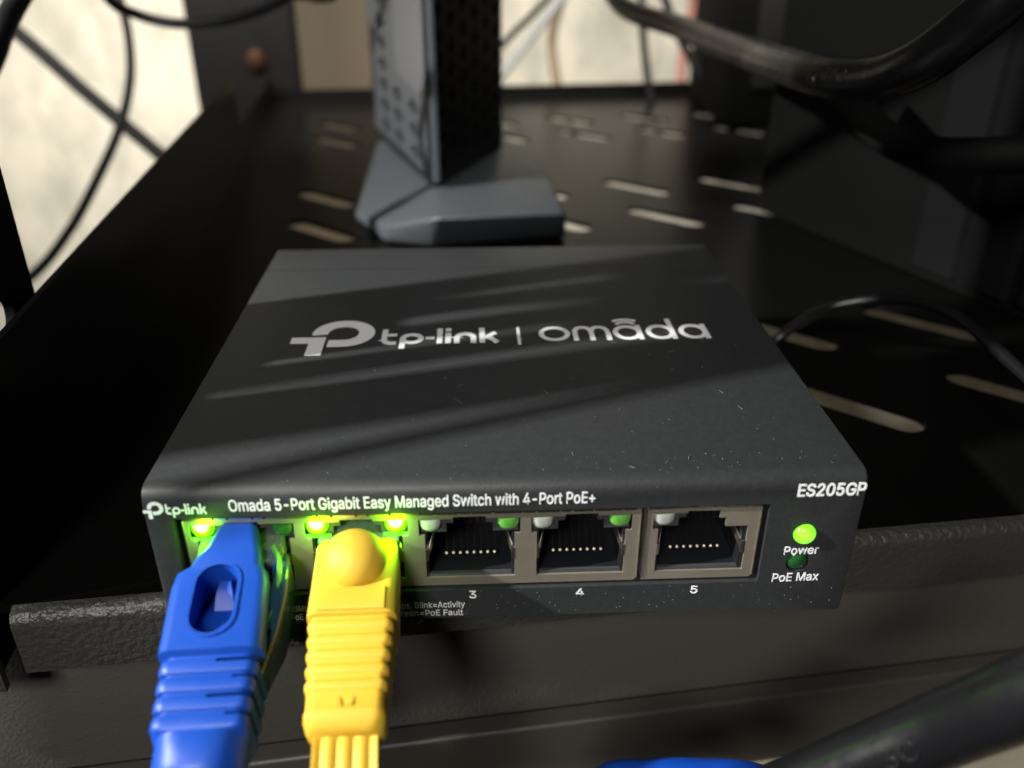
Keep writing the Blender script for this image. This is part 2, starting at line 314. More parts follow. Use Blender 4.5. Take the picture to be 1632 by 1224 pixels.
# ------------------------------------------------------------------ lettering (glyph outlines, 1000 units)
GLYPHS = {" ":[188,[]],"+":[453,[[198,34,198,364,255,364,255,34],[61,172,61,226,391,226,391,172]]],",":[188,[[38,-119,68,71,137,71,84,-119]]],"-":[453,[[337,244,337,188,114,188,114,244]]],"/":[249,[[235,533,71,-76,14,-76,178,533]]],"0":[453,[[227,-7,199,-5,174,1,151,11,130,24,111,41,95,62,80,86,69,113,60,144,53,178,49,214,48,254,49,294,53,330,60,364,69,395,81,422,95,447,112,467,130,484,151,498,174,508,200,514,227,516,254,514,279,508,302,498,323,484,342,467,358,447,372,422,384,395,393,364,400,330,404,294,405,254,404,214,400,178,393,144,384,113,373,86,359,62,342,41,323,24,302,11,279,1,254,-5],[227,50,245,51,261,56,276,63,290,74,303,87,313,103,323,122,330,144,336,168,340,194,343,223,344,254,343,285,340,314,336,341,330,365,323,387,313,405,303,422,290,435,276,446,261,453,245,458,227,460,209,458,192,453,177,446,163,435,151,422,140,405,131,387,123,365,117,341,113,314,110,285,109,254,110,223,113,194,117,168,123,144,131,122,140,103,151,87,163,74,177,63,192,56,209,51]]],"1":[453,[[76,0,76,55,391,55,391,0],[276,509,276,0,212,0,212,448,209,448,86,358,86,427,198,509]]],"2":[453,[[64,0,64,47,234,229,248,243,261,257,272,270,282,282,291,294,299,305,305,316,311,327,315,337,318,348,320,360,320,371,319,385,317,397,313,408,308,419,301,428,293,436,283,443,273,449,262,454,250,457,237,459,224,460,209,459,196,457,184,453,172,447,162,441,153,433,145,424,139,413,134,402,130,390,128,376,127,362,66,362,67,384,71,405,77,424,86,442,98,459,111,473,126,486,143,496,162,505,182,511,203,514,225,516,247,514,268,511,288,505,306,497,323,486,337,474,350,461,361,445,370,428,376,411,380,392,381,372,380,358,378,345,375,331,371,318,365,304,357,290,347,275,336,259,322,241,306,223,288,202,267,180,153,60,153,57,389,57,389,0]]],"3":[453,[[218,-7,195,-6,173,-3,152,2,133,10,114,19,98,30,83,43,70,57,60,74,52,91,46,111,44,132,109,132,111,119,115,107,120,97,126,87,134,78,144,71,154,64,165,59,178,55,191,52,204,50,219,50,234,51,248,53,262,56,275,61,287,67,297,74,307,83,315,93,321,104,325,116,328,130,329,145,328,158,326,172,322,184,316,196,308,207,299,217,288,226,275,234,260,240,242,244,223,247,201,248,157,248,157,299,288,448,288,452,70,452,70,509,372,509,372,461,211,278,211,289,239,290,264,288,287,284,308,276,327,265,344,253,359,239,371,222,381,205,387,186,392,166,393,145,392,123,387,103,380,84,370,66,358,50,344,36,327,23,309,12,288,4,266,-2,243,-6]]],"4":[453,[[40,105,40,158,247,509,311,509,109,166,109,163,413,163,413,105],[282,0,282,121,282,146,282,318,343,318,343,0]]],"5":[453,[[221,-7,199,-6,178,-2,159,3,140,11,123,21,108,32,94,45,83,60,73,76,66,93,62,111,60,130,122,130,124,119,127,108,132,98,138,89,145,80,154,73,163,66,173,60,184,56,196,52,208,50,221,50,236,51,250,53,264,58,276,64,288,72,298,82,307,92,314,104,320,117,324,131,327,146,328,162,327,178,324,193,320,208,314,221,306,233,297,244,286,254,275,262,262,269,248,273,233,276,218,277,205,276,192,275,180,272,167,268,156,264,145,258,136,252,128,246,67,253,96,509,366,509,366,452,151,452,134,301,136,301,145,308,155,315,166,320,178,325,190,329,203,331,216,333,229,334,247,333,263,330,279,326,294,321,308,314,321,306,334,296,345,285,355,273,364,260,372,246,379,231,384,215,388,199,390,181,391,163,390,139,385,117,379,95,369,76,357,57,343,41,327,27,309,15,289,6,268,-1,245,-5]]],"=":[453,[[72,245,72,301,381,301,381,245],[72,97,72,153,381,153,381,97]]],"A":[480,[[16,0,201,509,276,509,463,0,395,0,287,302,282,317,276,334,270,352,264,372,257,394,250,420,241,447,232,478,245,478,236,447,228,419,220,393,213,371,206,351,201,333,195,317,191,302,85,0],[110,142,110,199,370,199,370,142]]],"B":[456,[[60,0,60,509,241,509,266,508,289,504,310,499,329,491,345,481,359,469,371,456,381,442,388,426,394,410,397,392,398,374,397,358,395,344,392,331,387,320,380,310,373,301,365,293,356,286,347,280,336,275,326,270,315,267,315,262,327,261,339,257,351,252,363,245,374,237,385,227,394,216,402,203,409,189,414,173,417,155,418,136,417,117,413,100,408,83,400,67,390,52,377,39,362,28,344,18,324,10,301,4,275,1,247,0],[125,57,245,57,272,58,296,63,315,70,330,80,341,92,349,105,354,120,355,137,355,149,352,161,348,173,342,184,335,194,327,203,317,211,306,218,293,224,279,228,264,230,248,231,125,231],[125,285,238,285,252,286,265,288,277,291,288,296,299,302,308,309,316,317,323,326,329,337,333,348,335,359,336,372,334,388,330,403,323,417,313,429,299,439,283,446,263,450,240,452,125,452]]],"C":[510,[[267,-7,235,-5,205,1,177,11,150,25,126,42,104,63,86,88,70,115,57,146,48,179,42,215,40,254,42,293,48,329,57,362,70,393,86,421,104,445,126,466,150,484,177,498,205,508,235,514,267,516,286,515,305,513,323,509,340,504,357,498,373,490,388,481,402,471,415,460,427,447,438,433,448,418,456,402,463,385,469,367,473,348,408,348,405,361,401,373,395,384,389,395,382,404,375,413,366,421,357,428,348,435,337,440,327,445,315,449,304,452,292,454,280,455,267,456,245,454,223,450,203,443,184,432,166,419,150,403,137,385,125,364,116,340,109,314,105,285,103,254,105,223,109,194,116,168,125,145,137,123,151,105,166,89,184,76,203,66,223,59,245,54,267,53,280,53,292,55,304,57,315,60,327,64,337,69,348,74,357,81,366,88,375,96,382,105,389,114,395,125,401,136,405,148,408,160,473,160,469,142,463,124,457,107,448,91,438,76,428,62,416,49,402,38,388,28,373,19,357,11,341,5,323,0,305,-4,286,-6]]],"E":[419,[[60,0,60,509,372,509,372,452,125,452,125,286,355,286,355,229,125,229,125,57,375,57,375,0]]],"F":[410,[[60,0,60,509,369,509,369,452,125,452,125,278,346,278,346,221,125,221,125,0]]],"G":[520,[[269,-7,236,-5,205,1,176,11,149,25,125,43,104,64,85,88,69,116,57,146,47,179,42,215,40,254,42,293,47,329,57,362,69,393,85,421,103,445,125,466,149,484,175,498,203,508,233,514,265,516,285,515,304,513,322,509,340,504,358,497,374,489,389,480,403,469,416,458,429,445,439,431,449,416,458,401,465,384,470,367,474,349,408,349,404,361,399,372,393,383,387,393,380,403,373,411,365,420,356,427,347,434,337,439,326,444,315,448,304,452,291,454,279,455,265,456,243,454,222,450,202,443,183,432,166,419,150,404,137,385,125,364,116,340,109,314,105,285,103,254,105,223,109,194,116,168,125,145,137,124,151,105,166,90,184,76,203,66,224,59,246,54,269,53,290,54,309,57,328,63,345,71,360,81,374,93,386,107,396,123,404,141,410,160,414,180,415,202,434,199,283,199,283,256,478,256,478,200,476,170,471,141,463,115,451,91,436,69,419,50,399,33,377,19,352,8,326,0,298,-5]]],"J":[396,[[185,-7,153,-4,124,3,98,15,75,33,57,55,44,81,36,111,33,145,33,173,98,173,98,145,99,123,104,104,111,88,122,74,134,64,149,56,166,51,185,50,204,51,220,56,235,64,248,74,258,88,266,104,270,123,272,145,272,509,336,509,336,145,334,111,326,81,313,55,294,33,271,15,246,3,217,-4]]],"K":[467,[[104,145,104,216,113,228,122,239,130,250,139,261,148,272,157,282,165,293,174,303,184,314,193,324,202,334,212,344,364,509,448,509,231,276,228,276],[60,0,60,509,125,509,125,334,124,225,125,193,125,0],[372,0,188,259,228,309,449,0]]],"M":[628,[[60,0,60,509,152,509,277,187,280,181,282,174,285,167,287,159,290,150,293,141,296,132,299,123,302,113,305,103,308,93,311,84,314,74,317,65,319,57,322,49,307,49,310,57,312,65,315,73,318,83,321,92,324,102,327,111,330,121,333,131,336,140,339,149,342,158,345,167,348,174,350,181,352,187,476,509,568,509,568,0,504,0,504,291,504,299,504,308,504,317,504,327,505,337,505,347,505,358,505,369,506,413,506,424,507,435,507,446,507,457,513,457,509,445,505,433,502,421,498,409,494,397,490,386,486,374,482,363,478,352,474,341,471,331,467,322,464,313,461,305,458,297,456,291,342,0,286,0,170,291,168,297,165,304,162,312,159,321,156,330,152,340,149,350,145,361,141,372,137,384,133,396,129,408,125,420,121,432,116,445,112,457,119,457,119,447,119,437,120,427,120,416,120,405,120,394,121,383,121,372,122,328,122,318,122,309,122,300,122,291,122,0]]],"O":[533,[[267,-7,235,-5,205,1,177,11,150,25,126,42,105,63,86,88,70,115,57,146,48,179,42,215,40,254,42,293,48,329,57,362,70,393,86,421,105,445,126,466,150,484,177,498,205,508,235,514,267,516,299,514,329,508,357,498,384,484,408,466,429,445,448,421,464,393,477,362,486,329,491,293,493,254,491,215,486,179,477,146,464,115,448,88,429,63,408,42,384,25,357,11,329,1,299,-5],[267,53,289,54,310,59,330,66,349,76,367,89,383,105,396,123,408,144,418,168,425,194,429,223,430,254,429,286,425,314,418,341,408,365,396,386,383,404,367,420,349,433,330,443,310,450,289,454,267,456,245,454,223,450,203,443,184,433,167,420,151,404,137,385,125,364,116,340,109,314,105,285,103,254,105,223,109,194,116,168,125,144,137,123,151,105,167,89,184,76,203,66,223,59,245,54]]],"P":[445,[[60,0,60,509,235,509,263,507,289,503,312,497,332,487,350,476,366,462,379,447,390,430,398,411,404,391,407,370,409,348,407,325,404,304,398,284,390,265,379,248,366,233,350,219,332,207,312,198,289,191,263,187,235,186,109,186,109,242,233,242,252,243,269,246,284,250,297,256,308,264,318,272,327,282,333,294,338,306,342,319,344,333,344,348,344,362,342,376,338,389,333,402,326,413,318,423,308,431,297,439,284,444,268,449,251,451,232,452,125,452,125,0]]],"R":[449,[[60,0,60,509,236,509,264,507,290,504,313,497,333,489,351,478,367,465,380,450,390,433,399,415,405,395,408,374,409,352,408,330,405,309,399,290,390,271,380,255,367,240,351,228,333,217,312,209,289,203,264,199,236,198,96,198,96,255,234,255,252,256,269,258,284,262,298,267,309,273,319,281,327,290,334,300,339,312,342,324,344,338,345,352,344,367,342,380,339,393,334,405,327,415,319,425,309,433,298,440,284,445,269,449,252,451,233,452,125,452,125,0],[353,0,230,229,303,229,428,0]]],"S":[447,[[224,-9,197,-8,172,-4,149,1,128,9,108,19,91,31,76,45,64,60,54,77,46,96,41,115,38,137,104,137,107,123,110,110,116,98,123,88,132,79,142,71,154,64,166,59,180,55,194,52,209,50,224,49,241,50,257,52,272,55,286,60,299,66,311,74,321,82,329,92,336,102,341,114,345,126,346,139,345,151,342,161,338,171,332,179,325,186,316,193,307,199,296,205,284,209,272,214,259,218,245,222,184,239,154,249,128,260,105,274,86,289,71,307,60,326,54,348,52,372,53,393,58,413,65,431,75,448,87,463,102,476,119,488,138,498,158,506,180,511,203,514,227,516,252,514,275,511,296,505,316,498,334,488,351,476,365,463,377,449,387,433,394,415,399,397,401,378,337,378,334,396,326,412,316,426,302,437,286,447,267,453,247,457,225,459,209,458,194,456,180,452,167,448,156,442,145,435,136,427,129,418,123,409,118,398,116,387,115,376,116,363,119,352,124,342,131,334,139,326,148,319,158,313,169,308,180,304,191,300,202,296,212,293,264,279,276,276,287,272,299,268,312,264,324,258,336,252,347,245,359,238,369,229,379,220,387,209,395,198,401,185,405,171,407,155,408,139,407,118,403,99,396,81,386,64,374,48,360,34,343,21,323,11,302,2,278,-4,252,-8]]],"T":[449,[[32,452,32,509,417,509,417,452,257,452,257,0,193,0,193,452]]],"V":[480,[[204,0,16,509,84,509,192,206,197,192,203,176,209,158,215,137,222,115,230,89,239,61,248,31,235,31,244,62,252,90,260,115,267,138,274,158,279,176,285,192,290,206,395,509,463,509,278,0]]],"W":[686,[[155,0,16,509,82,509,163,196,166,183,170,171,173,158,175,145,178,133,181,120,184,107,187,94,189,80,192,67,195,53,197,40,189,40,192,53,194,67,197,80,200,94,203,107,205,120,208,133,211,145,214,158,218,171,221,183,224,196,306,509,380,509,462,196,465,183,468,171,471,158,474,145,477,133,480,120,483,107,486,94,489,80,492,67,494,53,497,40,488,40,491,53,493,67,496,80,499,94,502,107,504,120,507,133,510,145,513,158,517,171,520,183,523,196,603,509,670,509,530,0,455,0,368,323,363,339,359,356,355,373,351,391,347,410,344,431,340,452,336,475,350,475,346,453,342,433,339,413,335,395,331,377,327,359,323,341,318,323,230,0]]],"Y":[472,[[203,0,203,208,16,509,91,509,192,344,200,331,208,318,215,305,222,292,229,279,236,264,243,248,250,230,224,230,231,248,237,265,244,280,251,293,258,306,265,318,273,331,280,344,381,509,455,509,268,208,268,0]]],"a":[389,[[160,-9,142,-8,126,-5,110,-1,94,5,80,12,68,22,57,32,48,45,40,58,35,73,31,90,30,108,31,123,34,138,38,150,43,161,50,171,58,179,67,187,78,193,89,199,100,203,112,207,125,211,138,213,152,216,165,218,178,220,194,222,209,224,222,225,234,227,244,228,252,230,259,232,265,235,270,238,273,243,275,248,276,255,276,257,275,268,273,279,271,288,267,297,262,304,256,311,248,317,240,322,230,326,220,329,208,330,196,331,183,330,171,329,159,326,149,322,140,318,132,313,124,307,118,301,112,294,107,288,103,281,100,274,41,291,48,308,57,322,67,335,79,346,91,355,104,364,118,370,133,375,148,379,163,382,179,384,194,384,204,384,215,383,227,382,239,379,251,376,263,372,275,367,286,360,296,353,306,343,315,333,322,320,329,306,333,290,336,272,337,251,337,0,277,0,277,52,272,52,269,45,264,38,258,32,252,25,244,18,236,12,226,6,215,1,203,-3,190,-6,176,-8],[170,45,187,46,202,49,216,53,228,59,239,66,248,74,257,83,263,93,269,104,272,115,275,126,276,138,276,190,273,188,270,186,265,184,259,182,253,180,246,179,239,177,231,176,223,175,216,173,208,172,200,171,193,170,186,169,181,169,175,168,165,166,154,164,144,162,134,159,125,155,117,150,110,145,103,139,98,132,95,124,93,115,92,105,92,95,94,87,98,79,102,72,107,66,114,61,121,56,130,52,139,49,149,47,159,46]]],"b":[424,[[229,-8,213,-7,198,-5,184,-1,172,4,162,10,153,17,145,24,138,31,132,39,127,46,122,53,118,59,112,59,112,0,53,0,53,509,114,509,114,319,118,319,122,325,127,331,132,338,137,346,144,353,152,360,161,367,171,373,183,378,197,381,212,384,229,384,252,383,274,378,294,371,313,361,330,347,345,332,359,313,370,293,379,270,385,245,389,218,390,189,389,160,385,133,379,108,370,84,359,64,346,45,330,29,313,16,294,5,274,-2,252,-7],[220,47,237,48,253,51,267,57,279,66,291,76,301,88,309,101,316,117,321,133,325,151,327,170,328,189,327,209,325,227,321,245,316,261,309,276,301,290,291,301,280,311,267,319,253,325,237,329,220,330,203,329,188,325,174,320,161,312,150,302,140,291,132,278,125,263,120,247,116,229,113,210,113,189,113,169,116,150,120,132,125,115,132,100,140,86,150,75,162,65,174,57,188,51,204,48]]],"c":[396,[[207,-8,182,-7,159,-2,137,6,117,16,98,30,82,46,68,64,56,85,46,108,40,133,36,159,34,187,36,216,40,243,46,268,56,291,68,312,82,330,98,346,117,360,137,371,159,378,182,383,207,384,221,384,234,383,247,380,260,377,272,373,284,368,295,362,305,356,315,349,324,341,332,332,340,322,347,312,353,301,358,289,362,277,303,262,301,269,298,276,294,283,290,289,286,295,281,301,276,306,270,311,264,315,257,319,250,322,242,325,234,327,226,329,217,329,207,330,189,329,173,325,158,319,145,310,134,300,124,287,115,274,108,258,103,242,99,224,97,206,96,187,97,169,99,151,103,134,108,117,115,102,124,89,134,76,145,66,158,57,173,51,189,48,207,46,217,47,226,48,234,49,243,52,250,54,258,58,264,62,271,66,277,71,282,76,287,82,292,89,296,95,299,102,302,110,304,117,363,102,359,90,354,78,348,67,341,56,334,46,325,37,316,29,306,21,296,15,285,9,273,4,261,-1,248,-4,235,-6,221,-8]]],"d":[424,[[195,-8,172,-7,151,-2,130,5,111,16,94,29,79,45,66,64,55,84,46,108,39,133,35,160,34,189,35,218,39,245,46,270,55,293,66,313,79,332,95,347,112,361,131,371,151,378,173,383,196,384,213,384,228,381,241,378,253,373,263,367,272,360,280,353,287,346,293,338,298,331,303,325,306,319,311,319,311,509,372,509,372,0,313,0,313,59,307,59,303,53,298,46,293,39,287,31,280,24,272,17,263,10,252,4,241,-1,227,-5,212,-7],[205,47,221,48,236,51,250,57,263,65,274,75,284,86,293,100,299,115,305,132,309,150,311,169,312,189,311,210,309,229,305,247,300,263,293,278,284,291,275,302,263,312,251,320,237,325,221,329,205,330,187,329,172,325,157,319,145,311,133,301,124,290,115,276,108,261,103,245,99,227,97,209,96,189,97,170,99,151,103,133,109,117,115,101,124,88,134,76,145,66,158,57,172,51,188,48]]],"e":[404,[[212,-8,185,-7,161,-2,138,6,117,16,98,30,82,46,68,64,56,85,46,108,40,132,35,159,34,187,35,215,39,242,46,267,55,290,67,311,81,329,97,346,115,359,135,370,157,378,180,383,205,384,221,384,236,382,251,379,266,374,280,368,294,361,307,351,319,341,331,329,341,315,350,299,357,282,363,263,368,242,370,219,371,194,371,169,75,169,75,221,338,221,310,202,309,220,307,237,303,254,298,269,291,282,283,294,273,305,263,314,250,321,237,326,222,329,205,330,189,329,173,326,159,321,146,313,135,304,125,294,116,282,109,270,103,256,99,241,97,226,96,211,96,178,97,157,100,139,104,122,110,106,118,92,128,80,139,70,151,61,165,55,179,50,195,47,212,46,224,47,234,48,244,50,254,53,263,56,271,61,278,66,285,73,292,80,297,88,302,96,306,105,365,91,360,77,353,63,345,51,335,39,324,29,311,19,298,11,283,4,266,-1,249,-5,231,-7]]],"g":[425,[[207,-151,187,-150,168,-148,150,-144,134,-140,119,-134,105,-127,93,-119,82,-110,73,-101,64,-91,57,-80,51,-69,101,-41,106,-47,110,-53,116,-59,122,-66,128,-72,136,-78,145,-83,154,-88,165,-92,178,-95,192,-97,207,-97,229,-96,249,-92,267,-85,282,-75,295,-62,304,-47,310,-28,311,-6,311,68,306,68,302,62,298,56,293,49,287,41,280,34,272,28,263,21,252,16,241,11,227,8,212,5,195,5,173,6,152,10,132,17,113,27,95,39,80,53,67,71,55,90,46,112,39,136,35,163,34,191,35,220,39,246,46,271,55,293,66,314,80,332,95,347,112,361,131,371,152,378,173,383,196,384,213,384,228,382,242,378,253,373,264,367,273,360,281,353,288,346,294,338,299,331,304,325,308,319,313,319,313,379,372,379,372,-9,371,-32,367,-54,360,-73,350,-90,338,-104,324,-117,308,-127,291,-136,271,-142,251,-147,229,-150],[205,59,222,60,237,63,251,68,264,75,275,84,285,95,293,107,300,121,305,137,309,154,312,172,312,193,312,212,309,231,305,248,300,264,293,278,285,291,275,303,264,312,251,320,237,325,222,329,205,330,188,329,172,325,158,320,145,312,134,302,124,290,115,277,109,262,103,246,99,229,97,212,96,193,97,173,99,155,103,138,109,123,116,108,124,96,134,85,145,76,158,68,172,63,188,60]]],"h":[410,[[114,227,114,0,53,0,53,509,114,509,114,287,102,287,112,312,124,332,137,349,152,362,169,372,187,379,207,383,227,384,246,383,264,380,280,376,295,369,309,360,321,349,332,336,341,321,348,304,353,285,356,264,357,240,357,0,296,0,296,235,295,256,290,275,283,291,273,304,260,315,246,323,229,328,210,329,197,328,184,326,172,322,161,317,150,311,141,303,133,293,126,283,121,271,117,257,114,243]]],"i":[167,[[53,0,53,379,114,379,114,0],[84,443,75,444,67,446,60,449,54,455,48,461,44,468,42,475,41,483,42,491,44,499,48,506,54,512,60,517,67,521,75,523,84,524,92,523,100,521,107,517,114,512,119,506,123,499,126,491,126,483,126,475,123,468,119,461,114,455,107,449,100,446,92,444]]],"k":[381,[[110,137,110,212,121,212,284,379,360,379,184,199,177,199],[53,0,53,509,114,509,114,0],[294,0,148,186,191,229,372,0]]],"l":[189,[[139,-2,119,-1,101,3,86,10,74,20,65,33,58,47,54,65,53,84,53,509,114,509,114,99,114,87,115,77,117,68,120,62,124,58,130,54,137,53,146,52,150,52,154,52,158,52,160,53,163,53,165,53,167,54,170,54,181,3,176,2,172,1,167,0,162,-1,156,-2,151,-2,145,-2]]],"m":[610,[[53,0,53,379,112,379,112,295,108,295,112,310,118,323,125,335,132,346,141,355,151,363,161,370,172,376,183,380,195,384,207,386,219,386,239,385,257,380,273,372,287,361,299,347,309,331,316,314,321,295,312,295,317,308,322,321,329,332,337,343,347,353,357,361,368,369,381,375,394,380,407,383,422,385,437,386,453,385,468,383,483,378,497,372,510,364,522,354,532,342,541,328,548,313,553,296,556,276,557,255,557,0,496,0,496,254,494,273,490,289,483,302,473,313,460,321,447,326,433,329,419,330,406,330,395,328,384,324,374,320,365,314,358,307,351,299,345,290,341,280,338,270,336,259,335,247,335,0,274,0,274,260,273,275,269,288,262,301,253,311,242,320,229,326,215,329,199,330,188,330,178,328,168,325,158,320,148,314,140,307,132,299,126,289,121,278,117,266,114,253,114,238,114,0]]],"n":[410,[[114,227,114,0,53,0,53,379,112,379,112,287,102,287,112,312,124,332,137,349,152,362,169,372,187,379,207,383,227,384,246,383,264,380,280,376,295,369,309,360,321,349,332,336,341,321,348,304,353,285,356,264,357,240,357,0,296,0,296,235,295,256,290,275,283,291,273,304,260,315,246,323,229,328,210,329,197,328,184,326,172,322,161,317,150,311,141,303,133,293,126,283,121,271,117,257,114,243]]],"o":[415,[[207,-8,182,-7,159,-2,137,6,117,16,98,30,82,46,68,64,56,85,46,108,40,133,36,159,34,187,36,216,40,243,46,268,56,291,68,312,82,330,98,346,117,360,137,371,159,378,182,383,207,384,233,383,256,378,278,371,299,360,317,346,333,330,347,312,359,291,369,268,376,243,380,216,381,187,380,159,376,133,369,108,359,85,347,64,333,46,317,30,299,16,278,6,256,-2,233,-7],[207,46,226,48,242,51,257,57,270,66,282,76,292,89,300,102,307,117,312,134,316,151,318,169,319,187,318,206,316,224,312,242,307,258,300,274,292,287,282,300,270,310,257,319,242,325,226,329,207,330,189,329,173,325,158,319,145,310,134,300,124,287,115,274,108,258,103,242,99,224,97,206,96,187,97,169,99,151,103,134,108,117,115,102,124,89,134,76,145,66,158,57,173,51,189,48]]],"p":[424,[[53,-143,53,379,112,379,112,319,118,319,122,325,126,331,131,338,137,346,144,353,152,360,161,367,171,373,183,378,197,381,212,384,229,384,252,383,274,378,294,371,313,361,330,347,345,332,359,313,370,293,379,270,385,245,389,218,390,189,389,160,385,133,379,108,370,84,359,64,346,45,330,29,313,16,294,5,274,-2,252,-7,229,-8,213,-7,198,-5,184,-1,173,4,162,10,153,17,145,24,138,31,132,39,127,46,122,53,118,59,114,59,114,-143],[220,47,237,48,253,51,267,57,279,66,291,76,301,88,309,101,316,117,321,133,325,151,327,170,328,189,327,209,325,227,321,245,316,261,309,276,301,290,291,301,280,311,267,319,253,325,237,329,220,330,203,329,188,325,174,320,161,312,150,302,140,291,132,278,125,263,120,247,116,229,113,210,113,189,113,169,116,150,120,132,125,115,132,100,140,86,150,75,162,65,174,57,188,51,204,48]]],"r":[259,[[53,0,53,379,112,379,112,321,115,321,122,335,130,347,140,358,152,367,166,375,181,380,196,384,213,385,217,385,221,385,225,385,229,384,243,384,243,322,242,323,239,323,235,324,230,324,224,325,219,325,213,326,207,326,194,325,182,323,170,319,159,315,149,309,140,301,132,293,126,284,121,273,117,262,114,250,114,237,114,0]]],"s":[365,[[182,-8,163,-7,145,-5,128,-2,112,3,98,10,84,18,72,27,62,38,53,50,45,63,40,78,36,94,94,107,99,92,105,79,114,69,124,60,136,54,150,49,165,46,181,45,200,46,217,50,232,55,244,62,255,71,262,81,267,91,268,103,267,112,265,121,260,129,254,136,246,142,237,147,225,151,212,155,149,170,125,177,104,186,87,196,72,208,61,222,53,237,48,255,47,274,48,290,51,305,57,319,65,332,75,343,87,354,100,363,115,370,131,377,149,381,167,384,187,384,206,384,223,381,239,378,254,372,267,366,279,358,290,349,299,339,307,328,314,316,319,303,324,290,268,277,264,288,258,298,251,307,243,316,232,323,219,328,205,331,187,333,171,332,156,329,143,324,131,317,121,308,114,299,110,289,109,277,110,267,112,258,117,250,124,243,133,237,144,232,157,227,172,223,229,209,254,202,275,194,292,183,306,171,317,158,325,142,330,125,331,107,330,90,326,75,321,61,312,47,302,35,290,24,276,15,260,6,242,0,223,-5,203,-7]]],"t":[227,[[204,379,204,327,6,327,6,379],[65,471,126,471,126,98,127,86,128,76,132,68,136,61,142,56,150,53,159,51,170,50,173,50,177,50,181,51,185,51,190,52,194,52,198,53,202,54,213,2,208,0,203,-1,198,-2,192,-3,186,-3,180,-4,174,-4,168,-4,145,-3,125,2,107,10,92,21,80,35,72,52,67,71,65,93]]],"u":[410,[[182,-5,164,-4,146,-1,130,4,115,11,101,20,89,31,78,44,69,59,62,76,57,95,54,116,53,139,53,379,114,379,114,144,115,123,119,105,127,89,137,75,150,64,164,56,181,52,200,50,213,51,226,53,238,57,249,62,259,69,268,77,276,86,283,97,289,109,293,122,295,137,296,153,296,379,357,379,357,0,298,0,298,92,307,92,297,67,286,47,272,30,257,17,240,7,222,0,203,-4]]],"v":[389,[[163,0,17,379,84,379,165,155,171,138,177,121,182,104,187,87,191,70,196,53,201,37,206,21,184,21,189,37,194,53,198,70,203,87,207,104,213,121,218,138,224,155,305,379,371,379,226,0]]],"w":[567,[[138,0,23,379,87,379,133,214,138,196,143,177,149,157,154,137,159,115,165,91,170,67,175,41,165,41,170,66,175,90,180,113,186,135,191,156,196,176,201,195,206,214,252,379,316,379,362,214,366,196,371,176,376,157,382,136,387,114,392,91,397,67,402,41,391,41,397,66,402,90,408,113,413,135,418,156,423,176,429,195,434,214,480,379,545,379,429,0,368,0,319,172,315,185,312,198,308,212,305,225,301,239,297,252,294,266,291,280,287,295,284,309,280,323,277,338,291,338,287,323,284,309,280,295,277,280,273,266,270,252,266,238,263,225,259,211,255,198,252,185,248,172,199,0]]],"x":[379,[[21,0,171,218,171,171,29,379,100,379,147,306,156,292,164,279,172,266,179,253,186,241,193,229,200,217,207,206,175,206,183,217,190,229,196,241,202,253,209,266,216,279,224,292,233,306,282,379,352,379,209,169,209,214,358,0,287,0,231,85,222,99,214,112,207,124,200,136,193,148,187,159,180,171,173,182,205,182,198,171,191,159,185,148,178,136,172,124,165,112,157,99,148,85,91,0]]],"y":[389,[[47,-139,61,-86,71,-87,80,-89,88,-90,96,-90,104,-89,111,-87,118,-84,124,-80,130,-74,136,-67,141,-58,146,-48,151,-36,163,-1,17,379,84,379,165,155,171,138,177,121,182,104,187,87,191,70,196,53,201,37,206,21,184,21,188,37,193,53,198,70,202,87,207,104,212,121,218,138,224,155,305,379,371,379,204,-58,198,-72,191,-85,184,-97,177,-107,168,-116,159,-124,150,-130,139,-136,128,-140,117,-143,104,-145,91,-145,84,-145,77,-145,71,-144,65,-143,59,-142,54,-141,51,-140]]]}
def word(s, width, cap, grow=0.0):
    """outlines of s, left bottom at 0, scaled to width and cap height (mm)"""
    x = 0; out = []; xs = []
    for ch in s:
        adv, sp = GLYPHS[ch]
        for p in sp:
            out.append([(x + p[i], p[i + 1]) for i in range(0, len(p), 2)])
        x += adv
    mx = max(q[0] for o in out for q in o); mn = min(q[0] for o in out for q in o)
    capu = max(p[i] for p in GLYPHS['E'][1] for i in range(1, len(p), 2))
    sx = width / (mx - mn); sy = cap / capu
    res = []
    for o in out:
        o2 = [((a - mn) * sx, b * sy) for a, b in o]
        q = []
        for p in o2:
            if not q or (abs(p[0] - q[-1][0]) + abs(p[1] - q[-1][1])) > 1e-4: q.append(p)
        if len(q) > 1 and abs(q[0][0] - q[-1][0]) + abs(q[0][1] - q[-1][1]) < 1e-4: q.pop()
        if grow:                                   # heavier strokes: push every outline outwards
            n = len(q); g = []
            area2 = sum(q[i][0] * q[(i + 1) % n][1] - q[(i + 1) % n][0] * q[i][1] for i in range(n))
            for i in range(n):
                a, b, c = Vector(q[i - 1]), Vector(q[i]), Vector(q[(i + 1) % n])
                t1 = (b - a).normalized(); t2 = (c - b).normalized()
                n1 = Vector((t1.y, -t1.x)); n2 = Vector((t2.y, -t2.x)); nn = n1 + n2
                if nn.length < 0.3: nn = n1
                nn = nn.normalized() / max(0.5, nn.normalized().dot(n1))
                g.append(tuple(b + nn * grow * GSIGN))
            q = g
        res.append(q)
    return res
GSIGN = 1
